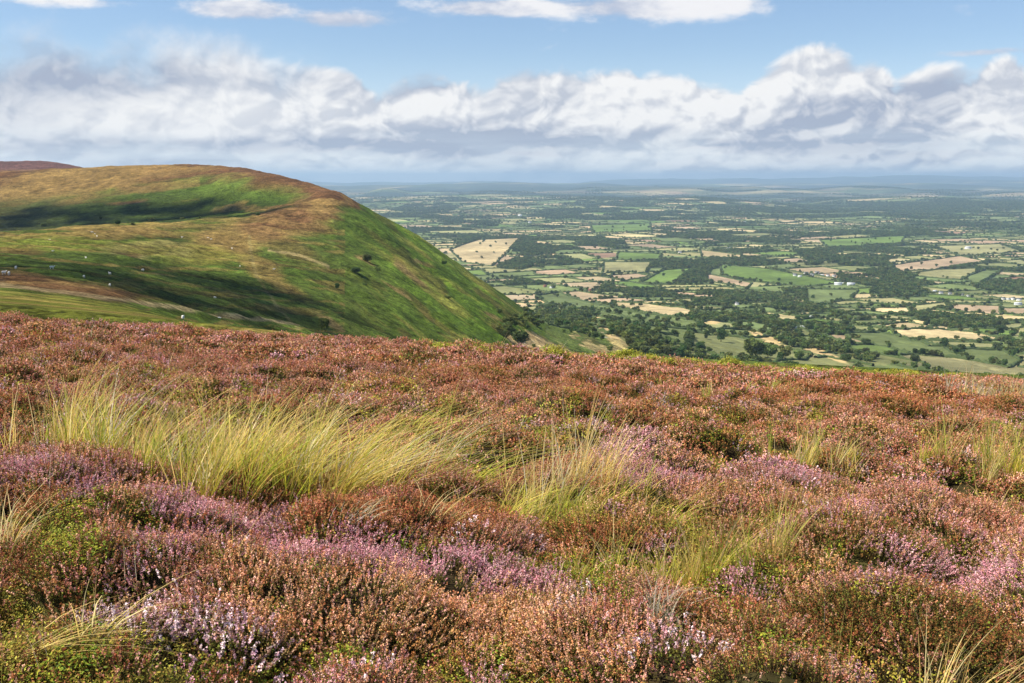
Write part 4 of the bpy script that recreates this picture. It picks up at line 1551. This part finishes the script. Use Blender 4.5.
def leafy_clump(rs, n, Rr, cols, ls, hgt=.11):
    """bilberry: small oval leaves on short twigs"""
    t = rs.rand(n) * 6.283; r = Rr * np.sqrt(rs.rand(n))
    cen = np.stack([r * np.cos(t), r * np.sin(t), hgt * (rs.rand(n) ** .7) * (1 - (r / Rr) ** 2 * .4)], 1)
    nrm = rs.normal(size=(n, 3)) * .55 + np.array([0, 0, 1.0]); nrm /= np.linalg.norm(nrm, axis=1, keepdims=True)
    a = rs.normal(size=(n, 3)); a -= (a * nrm).sum(1, keepdims=True) * nrm; a /= np.linalg.norm(a, axis=1, keepdims=True)
    b = np.cross(nrm, a)
    s = ls * rs.uniform(.6, 1.3, (n, 1))
    v = np.stack([cen - a * s, cen + b * s * .5, cen + a * s, cen - a * s, cen + a * s, cen - b * s * .5], 1).reshape(-1, 3)
    c = np.asarray(cols, float)[rs.randint(0, len(cols), n)] * (1 + .5 * (rs.rand(n, 1) - .5))
    k = n // 4
    tb = rs.rand(k) * 6.283; rb = Rr * .8 * np.sqrt(rs.rand(k))
    p0 = np.stack([rb * np.cos(tb) * .6, rb * np.sin(tb) * .6, np.zeros(k)], 1); p1 = np.stack([rb * np.cos(tb), rb * np.sin(tb), np.full(k, hgt * .9)], 1)
    w = rs.normal(size=(k, 3)) * .0012
    return [(v, np.repeat(c, 6, 0)), (np.stack([p0 - w, p0 + w, p1], 1).reshape(-1, 3), (.12, .09, .03))]


FLOWERS = {
    'pink': [(.68, .32, .37), (.80, .46, .48), (.60, .25, .28), (.80, .50, .50)],
    'mauve': [(.78, .50, .55), (.94, .74, .75), (.62, .34, .36), (.46, .24, .16)],
    'rust': [(.52, .19, .07), (.62, .28, .12), (.44, .15, .06), (.56, .26, .13)],
    'dusty': [(.60, .25, .14), (.68, .34, .23), (.52, .20, .10), (.72, .38, .30)],
    'peach': [(.78, .40, .18), (.86, .50, .28), (.70, .33, .13), (.84, .48, .36)],
    'brown': [(.30, .11, .035), (.38, .14, .05), (.22, .10, .035), (.46, .21, .08)],
}
STEM = (.10, .065, .035)
LEAFH = [(.16, .16, .028), (.24, .20, .04), (.11, .08, .025), (.22, .25, .04)]
GREENS = [(.22, .32, .03), (.36, .42, .04), (.18, .25, .035), (.48, .44, .05), (.36, .15, .04)]
OLIVE = [(.42, .37, .05), (.52, .43, .07), (.28, .28, .04), (.48, .26, .07), (.58, .50, .10)]
BRIGHT = [(.44, .43, .05), (.34, .37, .04), (.52, .47, .08), (.28, .30, .05)]
TYPES = ['pink', 'mauve', 'rust', 'dusty', 'peach', 'brown', 'green', 'olive', 'bright']


def clump_mesh(ty, lod, rs):
    n, Rr, fs, nf, nl, thin = [(22, .075, .0036, 17, 11, 1.0), (24, .10, .0070, 8, 6, 1.6), (26, .19, .0145, 5, 4, 3.0)][lod]
    hg = [(.07, .13), (.07, .14), (.08, .17)][lod]
    if ty in FLOWERS:
        if ty == 'mauve' and lod == 0:      # larger separate pale bells
            p = sprig_clump(rs, 17, Rr, FLOWERS[ty], STEM, LEAFH, .0050, 14, 14, hg, .5, .3)
        elif ty == 'brown':
            p = sprig_clump(rs, n, Rr, FLOWERS[ty] + [(.12, .13, .03)], STEM, LEAFH, fs, nf, nl + 2, hg, .5, .6, thin)
        else:
            p = sprig_clump(rs, n, Rr, FLOWERS[ty], STEM, LEAFH, fs, nf, nl, hg, .5, .38, thin)
        return soup('heather_clump', p, [M_heath])
    cols = {'green': GREENS, 'olive': OLIVE, 'bright': BRIGHT}[ty]
    nn, ls = [(150, .0065), (100, .011), (70, .024)][lod]
    return soup('bilberry_clump', leafy_clump(rs, nn, Rr, cols, ls, .10 + .02 * lod), [M_bilb])


# where each kind grows: ellipses in the photograph, dropped on to the ground  (cx, cy, rx, ry, rot, strength)
ZONES = {
    'pink': [(640, 468, 62, 24, 12, 3), (450, 570, 100, 24, 6, 3.2), (325, 548, 42, 18, 0, 3), (215, 512, 80, 16, 5, 2.4), (160, 548, 50, 24, 0, 2.2),
             (760, 470, 60, 16, 0, 1.3), (880, 490, 90, 26, 10, 1.2), (950, 565, 100, 26, 6, 1.8), (60, 480, 80, 14, 0, 1.6), (360, 515, 30, 20, 0, 2),
             (180, 385, 120, 10, 0, .6), (60, 330, 100, 6, 0, 1.2), (400, 400, 40, 12, 0, .8), (560, 590, 60, 30, 0, 1), (745, 575, 26, 18, 0, 2.6), (630, 545, 60, 20, 10, 1.2),
             (120, 365, 60, 8, 0, .9), (300, 360, 80, 8, 0, .5), (610, 430, 40, 14, 0, 1.4)],
    'mauve': [(240, 640, 75, 28, 0, 4), (170, 590, 50, 18, 0, 3.4), (130, 635, 40, 20, 0, 3.2), (340, 660, 40, 20, 0, 1.5), (640, 640, 90, 30, 0, 1.6), (970, 560, 60, 20, 0, 1.2), (520, 600, 60, 30, 0, 1),
              (1010, 590, 40, 20, 0, 1.5)],
    'peach': [(340, 610, 110, 40, 0, 2.6), (440, 630, 120, 40, 0, 2.4), (560, 640, 90, 36, 0, 1.8), (290, 575, 60, 22, 0, 1.8), (690, 640, 90, 36, 0, 1.4), (520, 665, 60, 20, 0, 1.5)],
    'rust': [(430, 500, 110, 20, 0, 2.8), (330, 500, 50, 12, 0, 2), (600, 395, 50, 12, 8, 2.2), (590, 530, 60, 14, 6, 2.6), (700, 475, 40, 16, 0, 1.8), (860, 395, 120, 16, 0, 1.5), (960, 400, 80, 14, 0, 1.2),
             (40, 500, 50, 14, 0, 1.6), (520, 370, 200, 12, 0, .5), (800, 380, 150, 8, 0, .9), (120, 340, 140, 8, 0, .5), (650, 440, 50, 10, 0, 1)],
    'brown': [(50, 565, 70, 26, 0, 3), (820, 625, 170, 36, 0, 3), (110, 600, 60, 30, 0, 1.6), (720, 420, 60, 10, 0, .8), (260, 480, 60, 14, 0, 1.4), (770, 540, 60, 16, 0, 1.3), (980, 640, 60, 30, 0, 2), (40, 620, 50, 30, 0, 1.4),
              (920, 530, 60, 14, 0, 1)],
    'green': [(75, 530, 46, 18, 0, 3), (110, 570, 26, 14, 0, 2.6), (60, 650, 90, 34, 0, 2.2), (580, 560, 60, 14, 0, 2.8), (490, 650, 40, 22, 0, 2.6), (620, 585, 60, 14, 0, 2.4), (740, 605, 40, 12, 0, 2.6), (300, 670, 60, 16, 0, 2),
              (430, 540, 90, 10, 0, 1.6), (880, 640, 120, 30, 0, 1.8), (560, 665, 30, 16, 0, 1.8), (340, 565, 20, 8, 0, 1.6), (200, 665, 70, 16, 0, 1.6), (370, 670, 40, 12, 0, 2), (620, 665, 40, 16, 0, 1.6)],
    'olive': [(650, 520, 80, 26, 0, 2.4), (560, 500, 70, 14, 0, 2), (700, 550, 50, 20, 0, 2.2), (30, 600, 60, 50, 0, 2), (890, 600, 90, 16, 0, 1.2), (300, 560, 100, 60, 0, .3), (130, 660, 90, 30, 0, 1.2), (60, 440, 60, 10, 0, 1),
              (900, 665, 160, 20, 0, 1.5)],
    'bright': [(620, 352, 90, 8, 2, 7), (770, 364, 100, 7, 3, 6), (900, 371, 80, 6, 3, 5), (120, 315, 220, 4, 6, 1.5), (480, 345, 60, 2, 0, 1.5), (85, 525, 30, 10, 0, 1.4), (560, 505, 40, 10, 0, 1)],
}
BASE = {'pink': .05, 'mauve': -.3, 'rust': .7, 'dusty': 1.8, 'peach': .8, 'brown': .8, 'green': .55, 'olive': 1.15, 'bright': -7}


def scatter_heath(y0, y1, sp, lod, seed):
    rs = np.random.RandomState(seed)
    ys = np.arange(y0, y1, sp)
    X_, Y_ = [], []
    for y in ys:
        w = .58 * y + 2.0
        x = np.arange(-w, w, sp)
        X_.append(x + rs.uniform(-.5, .5, len(x)) * sp); Y_.append(y + rs.uniform(-.5, .5, len(x)) * sp)
    x, y = np.concatenate(X_), np.concatenate(Y_)
    z, a, ida, b, idb = canopy(x, y, True)
    e = .04 + .02 * lod
    zx = (canopy(x + e, y) - canopy(x - e, y)) / (2 * e); zy = (canopy(x, y + e) - canopy(x, y - e)) / (2 * e)
    px, py = to_px(x, y, z)
    jx = px + 44 * fbm(x / 1.1, y / 1.1, 3, 351) * np.clip(8 / y, .25, 1.2); jy = py + 24 * fbm(x / 1.1, y / 1.1, 3, 352) * np.clip(5 / y, .08, 1.2)
    W = np.zeros((len(x), len(TYPES)))
    far = smooth(9, 18, y)
    for k, ty in enumerate(TYPES):
        W[:, k] = BASE[ty]
        for q in ZONES.get(ty, []):
            W[:, k] += (1.45 if ty in ('pink', 'mauve') and q[1] > 440 else 1.15) * (q[5] if ty != 'bright' else 13) * ell(jx, jy, q[0], q[1], q[2], q[3], q[4], 1.2)
        # whole bushes share a kind
        W[:, k] += 1.15 * (hash2(np.floor(ida * 1e6), np.floor(idb * 1e6) * 0, 400 + k) - .5) * 2
        W[:, k] += 1.6 * fbm(x / 2.6, y / 2.6, 3, 420 + k) + .75 * rs.gumbel(size=len(x))
    W[:, TYPES.index('green')] -= 1.6 * far; W[:, TYPES.index('olive')] -= 1.0 * far; W[:, TYPES.index('dusty')] += .9 * far; W[:, TYPES.index('peach')] -= .6 * far
    W[:, TYPES.index('mauve')] -= .8 * far
    # green undergrowth fills the hollows between bushes
    hollow = smooth(.10, .0, a) * (1 - far)
    W[:, TYPES.index('green')] += 1.3 * hollow; W[:, TYPES.index('olive')] += 1.2 * hollow
    ty = W.argmax(1)
    keep = (rs.rand(len(x)) > .62 * smooth(.08, 0, a) * smooth(.2, 0, b)) & (rs.rand(len(x)) > .75 * smooth(.12, .26, fbm(x / .33, y / .33, 2, 360))) & (y < 38.5 - 2.5 * smooth(-5, -20, x))
    keep &= ~((px < 340) & (y > 33 + 2 * fbm(x / 2, y / 2, 2, 8)))
    x, y, z, ty, zx, zy = x[keep], y[keep], z[keep], ty[keep], zx[keep], zy[keep]
    n = len(x)
    # rotation: lean with the side of the bush
    d = np.stack([-zx * .7 + rs.normal(size=n) * .1, -zy * .7 + rs.normal(size=n) * .1, np.ones(n)], 1); d /= np.linalg.norm(d, axis=1, keepdims=True)
    s = rs.rand(n) * 6.283
    xa = np.stack([np.cos(s), np.sin(s), np.zeros(n)], 1); xa -= (xa * d).sum(1, keepdims=True) * d; xa /= np.linalg.norm(xa, axis=1, keepdims=True)
    ya = np.cross(d, xa)
    ry = -np.arcsin(np.clip(xa[:, 2], -1, 1)); rx = np.arctan2(ya[:, 2], d[:, 2]); rz = np.arctan2(xa[:, 1], xa[:, 0])
    sc_ = rs.uniform(.8, 1.25, (n, 1)) * np.ones((1, 3)); sc_[:, 2] *= rs.uniform(.85, 1.2, n)
    off = [.085, .085, .10][lod]
    P_ = np.stack([x, y, z - off], 1)
    return P_, np.stack([rx, ry, rz], 1), sc_, ty


PARTS_ = [(scatter_heath(2.4, 8.0, .056, 0, 1), 0), (scatter_heath(8.0, 16.0, .082, 1, 2), 1), (scatter_heath(16.0, 39, .145, 2, 3), 2)]
GROUPS_ = [('flowering_heather', ['pink', 'mauve'], "bright pink and pale mauve heather in full flower among the faded bushes", 'heather'),
           ('faded_heather', ['dusty', 'peach'], "dusty rose and peach coloured heather going over, covering most of the moor", 'heather'),
           ('rusty_heather', ['rust', 'brown'], "rusty orange and dark brown heather with its flowers gone", 'heather'),
           ('bilberry', ['green', 'olive'], "low green bilberry and moss filling the hollows between heather bushes", 'undergrowth'),
           ('bright_bilberry', ['bright'], "yellow green bilberry fringe along the far edge of the moor", 'undergrowth')]
NV = 4
for name, tys, lab, cat in GROUPS_:
    protos, pmap = [], {}
    for ty in tys:
        for lod in range(3):
            pmap[(TYPES.index(ty), lod)] = len(protos)
            for v in range(NV):
                protos.append(clump_mesh(ty, lod, np.random.RandomState(1000 + TYPES.index(ty) * 50 + lod * 10 + v)))
    P_, R_, S_, I_ = [], [], [], []
    rsv = np.random.RandomState(9)
    for (p, r, s, ty), lod in PARTS_:
        for tname in tys:
            k = TYPES.index(tname)
            m = ty == k
            P_.append(p[m]); R_.append(r[m]); S_.append(s[m]); I_.append(pmap[(k, lod)] + rsv.randint(0, NV, m.sum()))
    P_, R_, S_, I_ = (np.concatenate(v) for v in (P_, R_, S_, I_))
    print(name, len(P_))
    scatter_object(name, protos, P_, R_, S_, I_, lab, cat)


# ------------------------------------------------------------------ tussocks of moor grass
def blades(rs, n, x, y, z, spread, length, width, wind, droop, cols, lean=.5, seg=5):
    """curved tapering blades; all points in world space, z from the canopy"""
    k = max(1, n // 26)                    # a tussock is made of small bunches, each leaning its own way
    cen = rs.normal(size=(k, 2)) * np.asarray(spread) * .5
    own = rs.randint(0, k, n); k_b = k
    own_l = rs.uniform(.6, 1.15, k)[own]; own_w = rs.uniform(.2, 1.7, k)[own]; own_t = rs.normal(size=(k, 2))[own] * .12
    g = cen[own] + rs.normal(size=(n, 2)) * .035
    bx, by = x + g[:, 0], y + g[:, 1]
    bz = canopy(bx, by) - .12
    az = rs.rand(n) * 6.283
    L_ = length * 1.5 * (.35 + .75 * rs.rand(n) ** .8) * own_l
    hx = np.cos(az) * lean * rs.rand(n) + wind[0] * .9 * rs.uniform(.3, 1.5, n) * own_w + own_t[:, 0] + g[:, 0] / max(spread[0], .05) * .12
    hy = np.sin(az) * lean * rs.rand(n) + wind[1] * rs.uniform(.4, 1.4, n) + own_t[:, 1]
    dr = droop * rs.uniform(.3, 1.5, n)
    t = np.linspace(0, 1, seg + 1)
    X = bx[:, None] + (hx * L_)[:, None] * (t * .55 + t ** 2 * (.45 + dr[:, None]))
    Y = by[:, None] + (hy * L_)[:, None] * (t * .55 + t ** 2 * (.45 + dr[:, None]))
    Z = bz[:, None] + L_[:, None] * (t * 1.0 - t ** 2.4 * dr[:, None] * .75)
    wa = rs.rand(n) * 6.283
    W = width * rs.uniform(.6, 1.3, n)[:, None] * (1 - t ** 1.6 * .9)
    wx, wy = np.cos(wa)[:, None] * W, np.sin(wa)[:, None] * W * .6
    A = np.stack([X - wx, Y - wy, Z], -1); B = np.stack([X + wx, Y + wy, Z], -1)
    V = np.stack([A, B], 2).reshape(n, -1, 3)       # n, (seg+1)*2, 3
    k = (seg + 1) * 2
    f = np.array([[2 * i, 2 * i + 1, 2 * i + 3, 2 * i + 2] for i in range(seg)])
    F = (np.arange(n)[:, None, None] * k + f[None]).reshape(-1, 4)
    c = np.asarray(cols, float)
    pick = np.where(rs.rand(n) < .6, rs.randint(0, len(c), k_b)[own], rs.randint(0, len(c), n))
    ci = c[pick] * (1 + .5 * (rs.rand(n, 1) - .5)) * (.75 + .45 * rs.rand(k_b, 1))[own]
    tip = np.array((.80, .56, .26))
    C = ci[:, None, :] * (1 - .6 * t[None, :, None] ** 2) + tip * .6 * t[None, :, None] ** 2
    thatch = np.array((.30, .21, .08)) * (.7 + .6 * rs.rand(n, 1, 1))      # dead brown litter at the foot of each blade
    tw = np.clip(1 - t / .38, 0, 1)[None, :, None] * .85
    C = C * (1 - tw) + thatch * tw
    C = np.repeat(C, 2, 1)
    return V.reshape(-1, 3), F, C.reshape(-1, 3)


STRAW = [(.86, .66, .22), (.92, .78, .38), (.76, .54, .14)]
YGR = [(.70, .64, .06), (.52, .58, .04), (.86, .70, .14), (.34, .46, .03), (.84, .64, .20), (.42, .52, .06)]
PALE = [(.92, .84, .56), (.86, .74, .40), (.94, .90, .70)]
MIX = STRAW + YGR
TUSS = [  # px, py of the base, n, length, spread (x,y), wind, droop, colours, label
    (58, 436, 200, .46, (.32, .3), (.10, 0), .2, YGR + STRAW, "yellow green tussock at the left end of the long grass band"),
    (95, 448, 620, .62, (.62, .4), (.18, 0), .2, MIX, "tall straw tipped tussock second from the left end of the grass band"),
    (140, 452, 480, .62, (.65, .4), (.42, 0), .3, STRAW + PALE + YGR, "straw coloured wind blown tussock in the left half of the grass band"),
    (200, 450, 300, .5, (.6, .5), (.5, 0), .4, STRAW + YGR, "straw coloured tussock behind the left half of the grass band"),
    (225, 485, 560, .58, (.5, .35), (.35, 0), .25, YGR + STRAW, "yellow green tussock in front of the middle of the grass band"),
    (285, 488, 700, .62, (.6, .4), (.55, 0), .35, YGR + STRAW, "bright yellow green tussock in the middle of the grass band"),
    (312, 482, 640, .62, (.7, .45), (.75, 0), .45, YGR + PALE, "yellow green tussock with pale blades bowed to the right in the grass band"),
    (300, 448, 420, .5, (.9, .6), (.4, 0), .4, YGR + STRAW, "hazy yellow tussock behind the middle of the grass band"),
    (352, 468, 460, .54, (.6, .5), (.7, 0), .5, YGR + PALE + PALE, "pale tussock lying over to the right near the right end of the grass band"),
    (402, 480, 300, .44, (.45, .35), (.8, 0), .65, PALE + YGR, "flattened pale green tussock at the right end of the grass band"),
    (390, 428, 130, .36, (1.2, .6), (.5, 0), .4, STRAW + YGR, "thin brownish straw tussock behind the right end of the grass band"),
    (550, 492, 230, .52, (.50, .4), (.14, 0), .2, STRAW + PALE, "tall upright straw stalks between the grass band and the pink heather"),
    (540, 506, 460, .38, (.55, .35), (.3, 0), .5, YGR + YGR + STRAW, "low bright green tuft at the foot of the tall straw stalks"),
    (610, 505, 220, .26, (.7, .4), (.4, 0), .6, YGR + STRAW, "low yellow grass in front of the bright pink heather bush"),
    (700, 560, 330, .36, (.45, .35), (.05, 0), .15, YGR + STRAW, "yellow green upright tuft right of the picture centre with thin tall stalks"),
    (650, 550, 180, .28, (.5, .3), (.2, 0), .3, YGR + STRAW, "short yellow tuft left of the upright tuft near the picture centre"),
    (672, 618, 90, .24, (.14, .12), (.25, 0), .5, PALE, "small pale dead tuft in front of the upright tuft"),
    (790, 466, 150, .42, (.26, .25), (.04, 0), .08, YGR + STRAW, "upright yellow tuft among the brown heather, left of its pair"),
    (828, 462, 120, .38, (.26, .25), (.12, 0), .15, YGR + STRAW, "upright yellow tuft among the brown heather, right of its pair"),
    (908, 460, 40, .28, (.16, .16), (.1, 0), .15, YGR, "tiny green tuft in brown heather left of the tussocks at the right edge"),
    (962, 470, 160, .50, (.5, .3), (.05, 0), .15, STRAW + YGR, "tall loose straw tuft left of the big tussock at the right edge"),
    (1000, 470, 340, .52, (.5, .35), (.08, 0), .2, STRAW + YGR, "big straw and green tussock at the right picture edge"),
    (985, 520, 60, .35, (.35, .2), (.4, 0), .6, STRAW, "small spray of arching straws in heather below the big right tussock"),
    (1000, 394, 420, .60, (1.3, .7), (.05, 0), .15, STRAW + PALE, "pale far tussock standing on the skyline at the right"),
    (735, 392, 170, .30, (.8, .4), (.2, 0), .3, YGR + STRAW, "far low yellowish grass patch right of the centre near the skyline"),
    (785, 394, 130, .30, (.6, .4), (.2, 0), .3, YGR + STRAW, "far low yellow grass patch right of its neighbour near the skyline"),
    (5, 672, 44, .36, (.35, .2), (.7, .12), .55, STRAW, "arching straw stalks in the bottom left corner"),
    (50, 650, 34, .34, (.4, .2), (.7, .15), .55, STRAW, "arching straw stalks just above the bottom left corner"),
    (0, 560, 40, .40, (.3, .2), (.5, .1), .4, STRAW, "thin straws at the left picture edge over dark red heather"),
    (900, 690, 26, .34, (.2, .12), (.22, 0), .2, STRAW, "thin upright straws at the bottom right of the picture"),
    (985, 688, 30, .34, (.25, .15), (.5, .1), .35, STRAW, "golden arching straws in the bottom right corner"),
    (335, 545, 40, .30, (.25, .15), (.5, 0), .4, PALE, "few dead grey straws beside the dark pink heather bush"),
    (470, 545, 30, .28, (.25, .12), (.5, 0), .3, STRAW, "few leaning straws in front of the rusty bush below the grass band"),
    (215, 492, 50, .24, (.14, .1), (.1, 0), .2, PALE, "short whitish tuft at the lower left of the grass band"),
]
for i, (px, py, n, ln, spr, wind, droop, cols, lab) in enumerate(TUSS):
    x, y = fore_hit(px, py)
    rs = np.random.RandomState(700 + i)
    w = .0022 + .00030 * y
    n = int(n * (.72 if i < 11 else 1.1))
    V, F, C = blades(rs, n, x, y, 0, spr, ln, w, wind, droop, cols)
    parts = [(V, F, C)]
    me = new_mesh('tussock', V, F, C, False, [M_grass])
    link('grass_tussock', me, lab, 'grass tussock', 'tussocks of moor grass')

# single stalks all over the moor
rs = np.random.RandomState(77)
V, F, C, o = [], [], [], 0
for k in range(420):
    y = 3.0 + 27 * rs.rand() ** 1.3; x = rs.uniform(-.58, .58) * y
    v, f, c = blades(rs, rs.randint(1, 5), x, y, 0, (.15, .15), rs.uniform(.22, .42), .0011 + .00016 * y, (.22, 0), .3, STRAW + PALE + YGR, .4)
    V.append(v); F.append(f + o); C.append(c); o += len(v)
link('scattered_grass_stalks', new_mesh('stalks', np.concatenate(V), np.concatenate(F), np.concatenate(C), False, [M_grass]), "thin single straw stalks scattered through the heather", 'grass', kind='stuff')
